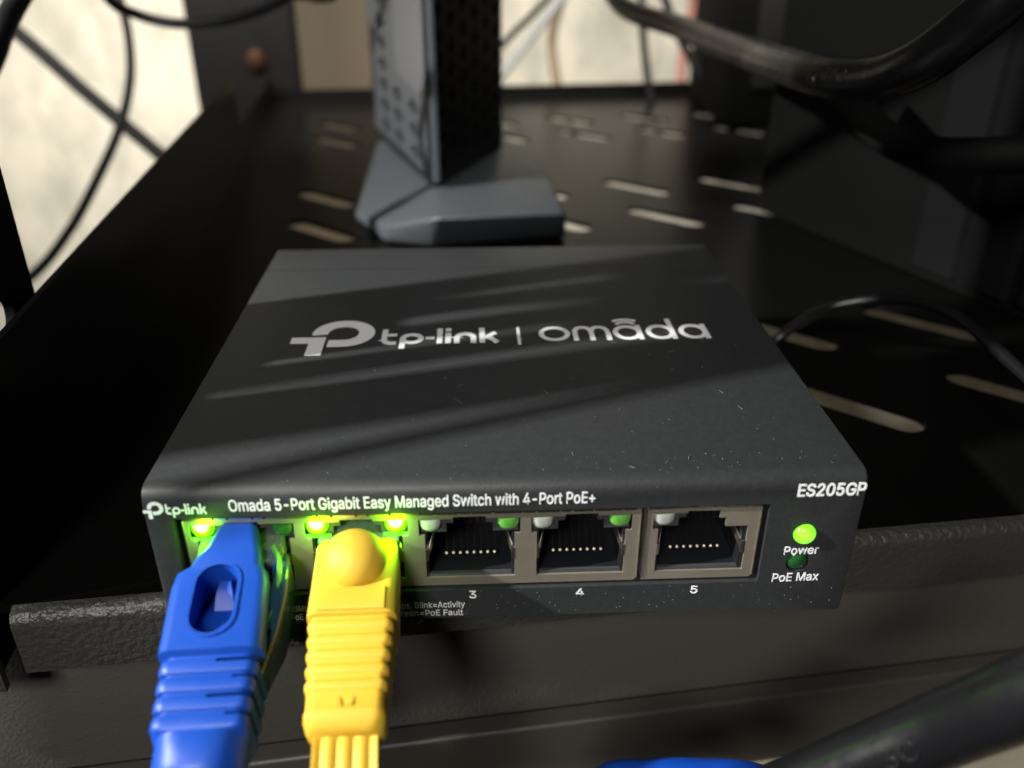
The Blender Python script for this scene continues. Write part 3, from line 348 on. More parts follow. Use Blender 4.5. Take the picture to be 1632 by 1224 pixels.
def stroke(pts, w):
    """2D ribbon outline along a polyline"""
    P = [Vector(p) for p in pts]; L = []; R = []
    for i, p in enumerate(P):
        t1 = (p - P[i - 1]).normalized() if i else (P[1] - P[0]).normalized()
        t2 = (P[i + 1] - p).normalized() if i < len(P) - 1 else t1
        if i == 0: t1 = t2
        n = (t1 + t2).normalized(); n = Vector((-n.y, n.x)); k = 1 / max(0.4, n.dot(Vector((-t1.y, t1.x))))
        L.append(tuple(p + n * w / 2 * k)); R.append(tuple(p - n * w / 2 * k))
    return L + R[::-1]
def arc(cx, cy, rx, ry, a0, a1, n=14):
    return [(cx + rx * math.cos(math.radians(a0 + (a1 - a0) * k / n)), cy + ry * math.sin(math.radians(a0 + (a1 - a0) * k / n))) for k in range(n + 1)]
def _gs():
    p = GLYPHS['l'][1][0]; q = [(p[i], p[i + 1]) for i in range(0, len(p), 2)]
    return 1 if sum(q[i][0] * q[(i + 1) % len(q)][1] - q[(i + 1) % len(q)][0] * q[i][1] for i in range(len(q))) > 0 else -1
GSIGN = _gs()
def text_mesh(s, width, cap, place, grow=0.0, thick=0.015):
    w0 = word(s, width, cap)
    if not grow: return flat(w0, thick, place)
    g = grow; out = []
    for k, (dx, dy) in enumerate(((0, 0), (g, 0), (-g, 0), (0, g), (0, -g), (g * .7, g * .7), (-g * .7, g * .7), (g * .7, -g * .7), (-g * .7, -g * .7))):
        out.append(flat([[(x + dx, y + dy) for x, y in o] for o in w0], thick + 0.003 * k, place))
    return join_me(out)
def join_me(mes):
    bm = bmesh.new()
    for m in mes: bm.from_mesh(m)
    out = bpy.data.meshes.new('joined'); bm.to_mesh(out); bm.free(); return out
def strokes(lst, place, thick=0.012):
    """overlapping ribbons, each a hair proud of the one before"""
    return join_me([flat([o] if not isinstance(o[0][0], (tuple, list)) else o, thick + 0.004 * i, place) for i, o in enumerate(lst)])

# ================================================================== SETTING
ROT = math.radians(5.4)
shelf_n = Vector((-math.sin(ROT), math.cos(ROT), 0)); shelf_x = Vector((math.cos(ROT), math.sin(ROT), 0))
def sh(x, y, z=0): return Vector((x * math.cos(ROT) - y * math.sin(ROT), x * math.sin(ROT) + y * math.cos(ROT), z))
def to_sh(v): return Vector((v.x * math.cos(ROT) + v.y * math.sin(ROT), -v.x * math.sin(ROT) + v.y * math.cos(ROT), v.z))
def on_sh(px, py, axis, val):
    n = (shelf_x, shelf_n, Vector((0, 0, 1)))[axis]; return to_sh(on(px, py, n * val, n))

f = MB().box(-2500, 2500, -2500, 640, -720, -700).build('floor', M['floor'], smooth=0); tag(f, kind='structure')
f = MB().box(-2500, 2500, 620, 660, -700, 1500).build('wall', M['wall'], smooth=0); tag(f, kind='structure')
f.rotation_euler = (0, 0, 0)
f = MB().box(-1700, -1660, -2500, 620, -700, 1500).build('side_wall', M['wall'], smooth=0); tag(f, kind='structure')

# ------------------------------------------------------------------ shelf
shelf = empty('rack_shelf', (0, 0, 0), ROT)
tag(shelf, 'black perforated steel rack shelf carrying the grey network switch, with folded rims', 'rack shelf')
XL, YF, YB, XR = -77.0, 12.2, 432.0, 300.0
slots = []
for cx in (-38, 2, 42, 82, 121.5, 161, 201, 241):
    for cy in (55, 94, 192.5, 231.5, 328, 364):
        slots.append(obround(cx, cy, 31, 8.4, math.radians(-47)))
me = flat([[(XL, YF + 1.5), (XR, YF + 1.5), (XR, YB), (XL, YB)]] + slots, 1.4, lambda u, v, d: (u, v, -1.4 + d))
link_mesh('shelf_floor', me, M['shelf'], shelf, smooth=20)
# front rim: rounded fold, then down
def bend(y0, z0, r, a0, a1, n=6):
    return [(y0 + r * math.cos(math.radians(a0 + (a1 - a0) * k / n)), z0 + r * math.sin(math.radians(a0 + (a1 - a0) * k / n))) for k in range(n + 1)]
prof = bend(YF + 1.5, -2.6, 2.6, 90, 180) + [(YF - 1.1, -11.6), (YF + 0.3, -11.6)] + bend(YF + 1.5, -2.6, 1.2, 180, 90)
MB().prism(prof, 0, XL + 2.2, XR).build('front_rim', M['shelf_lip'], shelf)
prof = [(XL, -1.4), (XL - 1.3, -1.4), (XL - 1.3, 33), (XL - 0.65, 33.6), (XL, 33)]
m_ = MB().prism(prof, 1, YF + 2.5, 300)
m_.build('side_rim', M['shelf'], shelf)
MB().box(XL - 1.3, XL, 300.2, YB, -1.4, 14).build('side_rim', M['shelf'], shelf, smooth=0)
MB().prism([(YB, -1.4), (YB + 1.3, -1.4), (YB + 1.3, 7), (YB, 7)], 0, XL, XR).build('back_rim', M['shelf'], shelf)
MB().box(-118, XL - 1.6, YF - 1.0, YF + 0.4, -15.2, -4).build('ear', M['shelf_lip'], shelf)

# ------------------------------------------------------------------ rack posts
def post(name, label, x0, x1, y0, y1, zt, hole=None, z_low=-420):
    root = empty(name, (0, 0, 0), ROT); tag(root, label, 'rack post', 'steel posts of the rack')
    holes = []
    if hole:
        z = hole[1]
        for k in (-1, 0):
            holes.append([(hole[0] + hole[2] * math.cos(t), z + 15.9 * k + hole[2] * math.sin(t)) for t in [2 * math.pi * i / 20 for i in range(20)]])
    if hole:
        for cy, za, zb, wd in ((25, 47, 96, 3.2), (33.5, 52, 84, 1.8), (43, 66, 128, 3.6), (52, 58, 92, 2.2)):  # long slots added so light through them streaks the switch top
            holes.append(obround(cy, (za + zb) / 2, zb - za, wd, math.pi / 2))
    side = flat([[(y0, z_low), (y1, z_low), (y1, zt), (y0, zt)]] + holes, 1.6, lambda u, v, d: (x1 - d, u, v))
    link_mesh('side_plate', side, M['post'], root, smooth=30)
    MB().box(x0, x1 - 1.7, y0, y0 + 1.6, z_low, zt).build('front_plate', M['post'], root)
    return root
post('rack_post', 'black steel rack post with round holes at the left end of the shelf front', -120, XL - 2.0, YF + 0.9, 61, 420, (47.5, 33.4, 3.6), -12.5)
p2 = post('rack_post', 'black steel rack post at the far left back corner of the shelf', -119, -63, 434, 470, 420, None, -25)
q = on_sh(408, 97, 1, 432)
b_ = MB().ball((0, 0, 0), 5.5, 3.0, 6.5).build('screw', M['copper'], p2); b_.location = (q.x * S, 433.0 * S, q.z * S)

# ------------------------------------------------------------------ panels under the shelf
def panel(label, m, z0, z1, y, x0, x1, extra=0.0):
    root = empty('rack_unit', (0, 0, 0), ROT + math.radians(1.0) + extra); tag(root, label, 'rack unit', 'equipment under the shelf')
    me = MB().box(x0, x1, y, y + 30, z0, z1).me(); bevel_me(me, 0.9, 3)
    link_mesh('front_plate', me, m, root, smooth=60)
    return root
pn = panel('black textured steel rack unit right under the shelf front', M['panel'], -45.4, -13.0, 22.0, -260, 330)
MB().box(-260, -80.6, 22, 44, -76, -45.4).build('side_plate', M['panel'], pn, smooth=0)
panel('lower black rack unit beneath the dark gap, behind the thick power cord', M['panel2'], -70, -50.0, 22.0, -80, 330)
MB().box(-80.4, 330, 26, 48, -49.8, -45.5).build('gap_shade_strip', M['dull'], pn, smooth=0)  # matte black strip standing in for the shade between the two units

# ------------------------------------------------------------------ SWITCH (world axes: x right, y away, z up)
sw = empty('network_switch', (0, 0, 0))
tag(sw, 'dark grey five port network switch with white lettering sitting on the shelf', 'network switch')
W2, D, H = 49.9, 97.0, 24.9
body = MB().box(-W2, W2, 0, D, 0.3, H).me()
bevel_me(body, 2.3, 5, sel=lambda e: all(abs(v.co.y) < 1e-6 and v.co.z > 0.02 for v in e.verts))
bevel_me(body, 0.45, 2, sel=lambda e: not all(v.co.z < 0.001 for v in e.verts))
cut = [MB().box(-46.3, 36.5, -5, 22, 6.2, 20.1).me()]
cut.append(MB().prism([(42.2 + 1.75 * math.cos(t), 14.7 + 1.75 * math.sin(t)) for t in [2 * math.pi * i / 24 for i in range(24)]], 1, -3, 8).me())
cut.append(MB().prism([(41.9 + 1.75 * math.cos(t), 9.6 + 1.75 * math.sin(t)) for t in [2 * math.pi * i / 24 for i in range(24)]], 1, -3, 8).me())
cut.append(MB().box(-60, 39.9, -5, 1.2, -1, 0.95).me())
cut.append(MB().box(-60, 60, 83.0, 83.5, 24.4, 26).me())
body = carve(body, cut)
case = link_mesh('case', body, M['case'], sw, smooth=25)
# corner roundings are part of the case; under it a dark base
MB().box(-48.5, 48.5, 2, 95, -0.2, 0.35).build('base_plate', M['jack'], sw)

# jacks ---------------------------------------------------------------
PX = [-37.3, -21.55, -5.75, 10.1, 27.4]
ZB, ZT = 6.75, 19.35
def keyhole(cx, right=True):
    o = [(-6.35, 8.15), (-6.35, 15.8), (-7.15, 15.8), (-7.15, 18.55), (-3.9, 18.55)]
    o += [(-2.3, 18.55), (-2.3, 18.9), (2.3, 18.9), (2.3, 18.55)]
    o += [(3.9, 18.55), (7.15, 18.55), (7.15, 15.8), (6.35, 15.8), (6.35, 8.15)] if right else [(2.3, 17.6), (3.3, 17.6), (3.3, 16.1), (6.6, 16.1), (6.6, 8.15)]
    return [(cx + a, b) for a, b in o]
def shield(x0, x1, ports):
    me = flat([[(x0, ZB), (x1 - 0.5, ZB), (x1, ZB + 0.5), (x1, ZT), (x0, ZT)]] + [keyhole(PX[i], i < 4) for i in ports], 0.35,
              lambda u, v, d: (u, 0.55 + d, v))
    s = link_mesh('metal_shield', me, M['nickel'], sw, smooth=20)
    # folded fingers along the top and bright cut edges
    x = x0 + 0.3; k = 0
    while x < x1 - 1.5:
        wd = [4.2, 2.0, 3.4, 1.6, 3.0][k % 5]; k += 1
        if x + wd > x1: wd = x1 - x
        MB().box(x, x + wd - 0.35, 0.45, 1.4, ZT + 0.01, ZT + 0.36).build('finger', M['nickel_edge'], s, smooth=0)
        x += wd
    for a in (x0 - 0.02, x1 - 0.16):
        MB().box(a, a + 0.18, 0.42, 0.54, ZB + 0.5, ZT).build('edge_strip', M['nickel_edge'], s, smooth=0)
    MB().box(x0, x0 + 0.25, 0.9, 15, ZB, ZT).build('side_wall_plate', M['nickel'], s, smooth=0)
    MB().box(x1 - 0.25, x1, 0.9, 15, ZB + 0.5, ZT).build('side_wall_plate', M['nickel'], s, smooth=0)
    return s
shield(-45.3, 18.55, range(4))
shield(19.15, 35.7, [4])
MB().box(-46.2, 36.4, 14.9, 21.9, 6.25, 20.05).build('inner_board', M['jack'], sw, smooth=0)
for i, cx in enumerate(PX):
    last = i == 4
    # black socket: tray open to the front
    s = MB()
    s.box(cx - 6.9, cx - 6.0, 1.0, 14.8, 7.6, 15.75); s.box(cx + 6.0, cx + 6.9, 1.0, 14.8, 7.6, 15.75)
    s.box(cx - 5.99, cx + 5.99, 1.0, 14.8, 7.2, 8.2); s.box(cx - 5.99, cx + 5.99, 13.0, 14.8, 8.21, 18.9)
    jk = s.build('socket', M['jack'], sw, smooth=0)
    MB().box(cx - 5.9, cx + 5.9, 0.95, 1.5, 8.05, 8.62).build('socket_lip', M['jack_grey'], jk, smooth=0)
    g = MB(); g.prism([(cx - 6.9, 15.8), (cx - 3.3, 15.8), (cx - 3.3, 17.3), (cx - 2.3, 17.3), (cx - 2.3, 18.6), (cx - 6.9, 18.6)], 1, 1.35, 5)
    if not last: g.prism([(cx + 6.9, 15.8), (cx + 3.3, 15.8), (cx + 3.3, 17.3), (cx + 2.3, 17.3), (cx + 2.3, 18.6), (cx + 6.9, 18.6)], 1, 1.35, 5)
    g.build('lamp_housing', M['jack_grey'], jk, smooth=0)
    for k in range(8):
        x = cx - 3.55 + 1.015 * k + (0.25 if last else 0)
        ct = MB().tube(spline([(x, 4.5, 9.6), (x, 6.4, 10.5), (x, 12.9, 13.6)], 4), 0.09, 6).build('contact', M['contact'], jk)
        MB().ball((x, 4.4, 9.55), 0.26, 0.26, 0.24, 8, 6).build('contact_glint', M['gold'], jk, 60)  # bright ball in place of the glint at each bend
    for sgn in (-1, 1):
        xx = cx + sgn * 6.35
        MB().box(min(xx, xx - sgn * 0.42), max(xx, xx - sgn * 0.42), 0.5, 0.9, 11.3, 13.3).build('spring_tab', M['nickel_edge'], jk, smooth=0)
        pts = [(xx - sgn * 0.3, 1.0, 12.3), (xx - sgn * 0.9, 2.6, 13.6), (xx - sgn * 1.1, 4.2, 13.9), (xx - sgn * 0.4, 6.5, 13.0)]
        fr = spline(pts, 4)
        MB().loft([[p + Vector((0, 0, 0.75)), p + Vector((0.12, 0, 0.75)), p + Vector((0.12, 0, -0.75)), p + Vector((0, 0, -0.75))] for p in fr]).build('ground_spring', M['nickel_edge'], jk)
    # lamps: domed lenses, flat on top
    for sgn in ((-1,) if last else (-1, 1)):
        c = (cx + sgn * 5.5, 1.2, 18.35)
        lit = (i == 0 and sgn < 0) or i == 1
        m_ = M['led_on'] if lit else (M['lens_dark'] if i == 0 else (M['lens_clear'] if sgn < 0 else M['lens_green']))
        v = MB(); rings = []
        for k, (yy, sc) in enumerate([(1.6, 1.0), (0.3, 1.0), (-0.25, 0.93), (-0.55, 0.75), (-0.7, 0.4)]):
            rings.append([Vector((1.62 * sc * a, yy, (2.1 * b) * (0.55 + 0.45 * sc))) for a, b in
                          [(-1, 0), (-0.97, -0.5), (-0.8, -0.78), (-0.5, -0.95), (0, -1), (0.5, -0.95), (0.8, -0.78), (0.97, -0.5), (1, 0)]])
        v.loft(rings)
        o = v.build('indicator_lamp', m_, sw, smooth=50); o.location = Vector(c) * S
        o['label'] = 'lit green port lamp' if lit else ('pale unlit port lamp' if sgn < 0 and i else 'green unlit port lamp')
        if lit:
            pl_ = bpy.data.lights.new('port_lamp_light', 'POINT'); pl_.energy = 0.0024; pl_.color = (0.25, 1.0, 0.0); pl_.shadow_soft_size = 0.001
            po = bpy.data.objects.new('port_lamp_light', pl_); COL.objects.link(po); po.location = Vector((c[0], -1.3, 17.3)) * S; po.parent = sw
            MB().box(c[0] - 1.9, c[0] + 1.9, 0.95, 1.15, 15.6, 16.2).build('lamp_seat', M['lens_green'], jk, smooth=0)
# power lamps
o = MB().ball((0, 0, 0), 1.62, 1.15, 1.62, 28, 16).build('power_lamp', M['led_power'], sw, 60); o.location = Vector((42.2, 0.1, 14.7)) * S
o['label'] = 'lit green power lamp'
o = MB().ball((0, 0, 0), 1.6, 0.9, 1.6, 28, 16).build('indicator_lamp', M['lens_dark'], sw, 60); o.location = Vector((41.9, 0.65, 9.6)) * S
o['label'] = 'unlit dark green lamp'

# lettering ------------------------------------------------------------
def front(x0, z0):
    return lambda u, v, d: (x0 + u, -0.005 - d, z0 + v)
def ftext(name, s, px0, py0, px1, py1, cap, grow=0.02, m='print'):
    """baseline from one photo pixel to another, on the front face"""
    a = on(px0, py0, (0, 0, 0), (0, 1, 0)); b = on(px1, py1, (0, 0, 0), (0, 1, 0))
    sl = (b.z - a.z) / (b.x - a.x)
    me = text_mesh(s, b.x - a.x, cap, lambda u, v, d: (a.x + u, -0.005 - d, a.z + v + sl * u), grow)
    return link_mesh(name, me, M[m], sw, smooth=0)
ftext('title_print', 'Omada 5-Port Gigabit Easy Managed Switch with 4-Port PoE+', 366, 815, 948, 801, 1.85, 0.042)
ftext('model_print', 'ES205GP', 1271, 791, 1378, 788, 2.0, 0.085)
ftext('power_print', 'Power', 1249, 884, 1303, 882, 1.45, 0.03)
ftext('power_print', 'PoE Max', 1230, 927, 1303, 924, 1.5, 0.03)
ftext('port_number', '3', 748, 953, 759, 953, 1.35, 0.03)
ftext('port_number', '4', 918, 949, 930, 949, 1.35, 0.03)
ftext('port_number', '5', 1100, 945, 1111, 945, 1.35, 0.03)
ftext('legend_print', 'Yellow=10/100Mbps, Blink=Activity', 527, 973, 741, 967, 1.1, 0.012, 'print_dim')
ftext('legend_print', 'Green=PoE Fault', 629, 982, 738, 980, 1.1, 0.012, 'print_dim')
ftext('legend_print', 'Green=1000Mbps,', 409, 976, 507, 974, 1.1, 0.012, 'print_dim')
ftext('legend_print', 'Green=PoE On,', 424, 989, 506, 987, 1.1, 0.012, 'print_dim')

def logo_mark(s):
    outer = arc(0.615, 0.615, 0.385, 0.385, 187, -90, 36)
    inner = arc(0.615, 0.615, 0.190, 0.190, -90, 187, 28)
    ring = outer + [(0.455, 0.23), (0.455, 0.425)] + inner
    plus = [(0, 0.335), (0, 0.51), (0.415, 0.51), (0.415, 0.0), (0.225, 0.0), (0.225, 0.335)]
    return [[(a * s, b * s) for a, b in ring], [(a * s, b * s) for a, b in plus]]
def brand_strokes(w_, h):
    """the rounded lower-case maker's name, x-height 1, width scaled"""
    t = 0.30; L = []
    L.append(stroke([(0.15, 1.42), (0.15, 0.42)] + arc(0.50, 0.42, 0.35, 0.30, 180, 270, 8) + [(0.80, 0.12)], t))
    L.append(stroke([(0.16, 0.87), (0.80, 0.87)], t * 0.85))
    L.append(stroke([(1.13, -0.42), (1.13, 0.5)], t)); L.append([arc(1.61, 0.5, 0.63, 0.5, 0, 360, 30)[:-1], arc(1.61, 0.5, 0.33, 0.23, 0, 360, 30)[:-1][::-1]])
    L.append(stroke([(2.32, 0.53), (2.80, 0.53)], t * 0.85))
    L.append(stroke([(3.07, 0), (3.07, 1.42)], t))
    L.append(stroke([(3.52, 0), (3.52, 1.0)], t)); L.append(stroke([(3.52, 1.14), (3.52, 1.42)], t))
    L.append(stroke([(3.98, 0), (3.98, 0.5)] + arc(4.42, 0.5, 0.44, 0.37, 180, 0, 18) + [(4.86, 0)], t))
    L.append(stroke([(5.32, 0), (5.32, 1.42)], t))
    L.append(stroke([(5.45, 0.42), (6.05, 0.96)], t * 0.95)); L.append(stroke([(5.66, 0.55), (6.12, 0.02)], t * 0.95))
    W = 6.25
    return [[[(a * w_ / W, b * h) for a, b in q] for q in o] if isinstance(o[0][0], (tuple, list)) else [(a * w_ / W, b * h) for a, b in o] for o in L]
def omada_strokes(w_, h):
    t = 0.17; L = []
    def ring(cx, rx): return [arc(cx, 0.5, rx + t / 2, 0.5, 0, 360, 36)[:-1], arc(cx, 0.5, rx - t / 2, 0.5 - t, 0, 360, 36)[:-1][::-1]]
    L.append(ring(0.52, 0.43))
    x = 1.20
    L.append(stroke([(x, 0), (x, 0.55)] + arc(x + 0.27, 0.58, 0.27, 0.335, 180, 0, 14) + [(x + 0.54, 0)], t))
    L.append(stroke([(x + 0.545, 0.30), (x + 0.54, 0.55)] + arc(x + 0.81, 0.58, 0.27, 0.335, 180, 0, 14) + [(x + 1.08, 0)], t))
    L.append(ring(2.93, 0.39)); L.append(stroke([(3.33, 0), (3.33, 1.0)], t))
    L.append(stroke(arc(2.95, 0.82, 0.40, 0.42, 140, 40, 12), 0.12)); L.append(stroke(arc(2.95, 0.98, 0.58, 0.44, 132, 48, 14), 0.12))
    L.append(ring(4.02, 0.39)); L.append(stroke([(4.42, 0), (4.42, 1.42)], t))
    L.append(ring(5.11, 0.39)); L.append(stroke([(5.51, 0), (5.51, 1.0)], t))
    W = 5.6
    return [[[(a * w_ / W, b * h) for a, b in q] for q in o] if isinstance(o[0][0], (tuple, list)) else [(a * w_ / W, b * h) for a, b in o] for o in L]
def top(px, py):
    p = on(px, py, (0, 0, H), (0, 0, 1)); return lambda u, v, d: (p.x + u, p.y + v, H + 0.005 + d)
p0 = on(505, 566, (0, 0, H), (0, 0, 1)); p1 = on(465, 540, (0, 0, H), (0, 0, 1))
base_y = p0.y
TOPZ = H
def topat(x, y): return lambda u, v, d: (x + u, y + v, TOPZ + 0.005 + d)
link_mesh('logo_print', strokes(logo_mark(14.9), topat(-37.9, base_y - 0.2)), M['silver_print'], sw, smooth=0)
pt = on(610, 549, (0, 0, H), (0, 0, 1))
link_mesh('name_print', strokes(brand_strokes(21.6, 4.55), topat(-21.6, pt.y)), M['silver_print'], sw, smooth=0)
MBAR = flat([[(0, 0), (0.6, 0), (0.6, 7.6), (0, 7.6)]], 0.015, topat(3.2, pt.y - 1.0))
link_mesh('divider_print', MBAR, M['silver_print'], sw, smooth=0)
link_mesh('series_print', strokes(omada_strokes(31.6, 6.3), topat(7.2, pt.y + 0.2)), M['silver_print'], sw, smooth=0)
a = on(223, 818, (0, 0, 0), (0, 1, 0))
link_mesh('logo_print', strokes(logo_mark(2.8), front(-49.85, 20.3)), M['print'], sw, smooth=0)
link_mesh('name_print', strokes(brand_strokes(5.5, 1.2), front(-46.8, 20.95)), M['print'], sw, smooth=0)

# dust and lint on the top face
rnd = random.Random(3); dm = MB()
for k in range(330):
    x = rnd.uniform(-48, 48); y = rnd.uniform(2, 80) if k % 3 else rnd.uniform(0, 6); z = H
    if y < 2.4: z = H - 2.3 + math.sqrt(max(0, 2.3 ** 2 - (2.3 - y) ** 2))
    r = rnd.uniform(0.02, 0.06) if k % 14 else rnd.uniform(0.06, 0.1)
    dm.box(x - r, x + r * rnd.uniform(0.5, 1.3), y - r, y + r, z, z + r * 0.9)
for k in range(120):
    x = rnd.uniform(-48, 48); z = rnd.uniform(1.5, 6); r = rnd.uniform(0.03, 0.07)
    dm.box(x - r, x + r, -r, 0.01, z - r, z + r)
for (px, py) in ((853, 486), (945, 490), (1070, 590), (868, 625), (730, 640), (735, 615), (1100, 728), (1065, 735), (980, 545), (1180, 650), (600, 590), (1150, 625), (1010, 744), (915, 722), (1068, 510), (1070, 560)):
    c = on(px, py, (0, 0, H), (0, 0, 1)); a = rnd.uniform(0, 6.28); L = rnd.uniform(0.7, 1.7)
    pts = spline([(c.x + L * 0.5 * (t - 1) * math.cos(a) + 0.35 * (t % 2) * math.sin(a), c.y + L * 0.5 * (t - 1) * math.sin(a) * 1.3 + 0.5 * (t % 2) * math.cos(a), H + 0.05 + 0.12 * (t % 2)) for t in range(3)], 5)
    dm.tube(pts, 0.032, 4)
o = dm.build('dust', M['dust'], sw, smooth=0); o['kind'] = 'stuff'

# ------------------------------------------------------------------ network plugs
def plug_frame(x, z, yaw, pitch):
    """s runs out of the port towards the viewer, u right, v up"""
    dirv = Vector((math.sin(yaw), -math.cos(yaw) * math.cos(pitch), -math.sin(pitch)))
    u = Vector((math.cos(yaw), math.sin(yaw), 0)); v = u.cross(-dirv).normalized() * 1
    if v.z < 0: v = -v
    o = Vector((x, 0, z))
    return lambda s, a, b: o + dirv * s + u * a + v * b
def boot_loft(F, secs, n=5):
    """secs: (s, width, height, radius, du, dv)"""
    return [[F(s, a + du, b + dv) for a, b in rrect(w_, h, min(r, w_ / 2 - .01, h / 2 - .01), n)] for s, w_, h, r, du, dv in secs]

# yellow
yl = empty('network_cable', (0, 0, 0)); tag(yl, 'yellow flat network cable with round thumb button, plugged into the second port', 'network cable')
F = plug_frame(-21.4, 12.0, math.radians(0.8), math.radians(15))
secs = [(-1.4, 10.6, 7.6, 1.0, 0, -0.4), (0.2, 11.2, 8.8, 1.3, 0, 0), (11.0, 11.6, 8.8, 1.3, 0, -0.1)]
s0 = 11.2
for k in range(5):
    for ds, ad in ((0, 0), (0.35, 0), (0.65, 0.75), (1.1, 1.0), (1.6, 0.75), (1.85, 0.0)):
        t = (s0 + ds - 11) / 12
        secs.append((s0 + ds, 10.6 - 1.3 * t + ad * 0.7, 8.0 - 1.6 * t + ad * 0.8, 1.2, 0, -0.3))
    s0 += 2.0
secs += [(s0 + 0.2, 9.7, 6.9, 1.2, 0, -0.4), (s0 + 1.9, 9.7, 6.6, 1.3, 0, -0.5), (s0 + 2.2, 10.0, 6.9, 1.5, 0, -0.5), (s0 + 3.0, 10.0, 6.6, 1.6, 0, -0.6), (s0 + 3.9, 9.4, 5.4, 1.8, 0, -0.8), (s0 + 4.3, 8.6, 4.4, 1.8, 0, -0.9)]
YS = s0
MB().loft(boot_loft(F, secs)).build('boot', M['yellow'], yl, 40)
c = F(3.0, 0, 4.6)
dome = MB().ball((0, 0, 0), 4.3, 4.3, 3.4, 36, 24).build('thumb_button', M['yellow'], yl, 80)
dome.location = c * S; dome.rotation_euler = (math.radians(30), 0, math.radians(3))
MB().loft([[F(s, a, b) for a, b in ((-4.6, 4.0), (4.6, 4.0), (4.3, h_ + .15), (-4.3, h_ + .15))] for s, h_ in ((7.4, 4.62), (7.7, 4.75), (10.4, 4.7), (10.7, 4.5))]).build('raised_plate', M['yellow'], yl, 30)
MB().loft([[F(s, a, b) for a, b in rrect(11.4, 6.6, 0.3, 2)] for s in (-9, -1.0)]).build('connector', M['clear'], yl, 30)
# embossed arrow on the tail of the boot
for a in (-0.9, 0.9):
    MB().loft([[F(s0 + 0.7 + q, a * (1 - 0.3 * q) + b1, 3.0 + b2) for b1, b2 in ((-0.35, -0.3), (0.35, -0.3), (0.3, 0.12), (-0.3, 0.12))] for q in (0, 1.1)]).build('embossed_mark', M['yellow'], yl, 30)
# flat cable: five ridges
pts = spline([F(s0 + 3.5, 0, -0.9), F(s0 + 6.5, 0.1, -1.0), F(s0 + 10, 0.1, -2.6), F(s0 + 14, -0.2, -7.0), F(s0 + 17, -0.8, -15), F(s0 + 18, -2, -60)], 8)
rings = []
for k, p in enumerate(pts):
    t = (pts[min(k + 1, len(pts) - 1)] - pts[max(0, k - 1)]).normalized(); u = Vector((math.cos(0.06), math.sin(0.06), 0)); v = u.cross(t).normalized()
    r = []
    for i in range(33): a = -3.9 + 7.8 * i / 32; r.append(p + u * a + v * (0.85 + 0.16 * abs(math.cos(a / 7.8 * math.pi * 4))))
    for i in range(33): a = 3.9 - 7.8 * i / 32; r.append(p + u * a - v * (0.62 + 0.4 * abs(math.cos(a / 7.8 * math.pi * 4))))
    rings.append(r)
MB().loft(rings).build('cable', M['yellow'], yl, 60)

# blue
bl = empty('network_cable', (0, 0, 0)); tag(bl, 'blue network cable with long rubber boot, plugged into the first port', 'network cable')
F = plug_frame(-38.7, 12.6, math.radians(2.4), math.radians(14))
secs = [(-2.0, 5.0, 3.0, 1.0, 1.0, 4.4), (-1.4, 5.6, 4.0, 1.2, 1.0, 4.0), (1.4, 7.4, 6.0, 1.2, 0.6, 2.4), (2.6, 8.8, 7.2, 1.2, 0.3, 1.7), (4.2, 9.8, 8.4, 1.4, 0, 0.9), (4.9, 12.0, 9.6, 1.5, -0.4, 0.1), (7.0, 12.8, 10.0, 1.6, -0.3, -0.1), (16.6, 12.8, 10.0, 1.6, 0, -0.2)]
s0 = 17.0
for k in range(4):
    for ds, ad in ((0, -0.6), (0.35, -0.6), (0.5, 0.1), (1.1, 0.35), (1.9, 0.3), (2.25, 0.0)):
        t = (s0 + ds - 15) / 12
        secs.append((s0 + ds, 12.0 - 1.1 * t + ad, 9.0 - 0.5 * t + ad, 1.5, 0, -0.3 - 0.5 * t))
    s0 += 2.3
secs += [(s0 + 0.2, 11.2, 8.6, 3.5, 0, -0.8), (s0 + 0.6, 11.0, 9.0, 4.2, 0, -0.8), (s0 + 4.0, 10.8, 9.0, 4.4, 0, -1.2), (s0 + 5.0, 9.8, 8.0, 3.9, 0, -1.4), (s0 + 5.4, 8.0, 6.6, 3.2, 0, -1.6)]
bm_ = MB().loft(boot_loft(F, secs, 5)).me()
# thumb pocket with a slanting floor
st = obround(-0.5, 0, 10.4, 5.4, math.pi / 2, 10)
def pk(a, b, top_):
    s = 9.4 - b
    return F(s, a, 8 if top_ else -0.8 + max(0, (s - 8.0)) * 0.72)
n_ = len(st); mb = MB(); mb.add([pk(a, b, 1) for a, b in st] + [pk(a, b, 0) for a, b in st],
    [tuple(range(n_)), tuple(range(2 * n_ - 1, n_ - 1, -1))] + [(i, (i + 1) % n_, n_ + (i + 1) % n_, n_ + i) for i in range(n_)])
cuts = [mb.me()]
def bx(s0_, s1_, a0, a1, b0, b1):
    v = [F(s, a, b) for s in (s0_, s1_) for a in (a0, a1) for b in (b0, b1)]
    return MB().add(v, [(0, 1, 3, 2), (4, 6, 7, 5), (0, 4, 5, 1), (2, 3, 7, 6), (0, 2, 6, 4), (1, 5, 7, 3)]).me()
cuts += [bx(17.6, 18.1, 1.0, 9, -3, 7), bx(22.1, 22.6, 0.5, 9, -3, 7), bx(19.7, 20.2, 3.2, 9, -6, 7), bx(24.3, 24.8, 3.0, 9, -6, 7)]
bm_ = carve(bm_, cuts)
link_mesh('boot', bm_, M['blue'], bl, 40)
# rim of the pocket
ro = obround(-0.5, 0, 11.4, 6.4, math.pi / 2, 10); ri = obround(-0.5, 0, 10.4, 5.4, math.pi / 2, 10)
top_b = 4.75
me = flat([ro, ri], 0.35, lambda u_, v_, d: tuple(F(9.4 - v_, u_, top_b + 0.0 + d)))
link_mesh('pocket_rim', me, M['blue'], bl, 40)
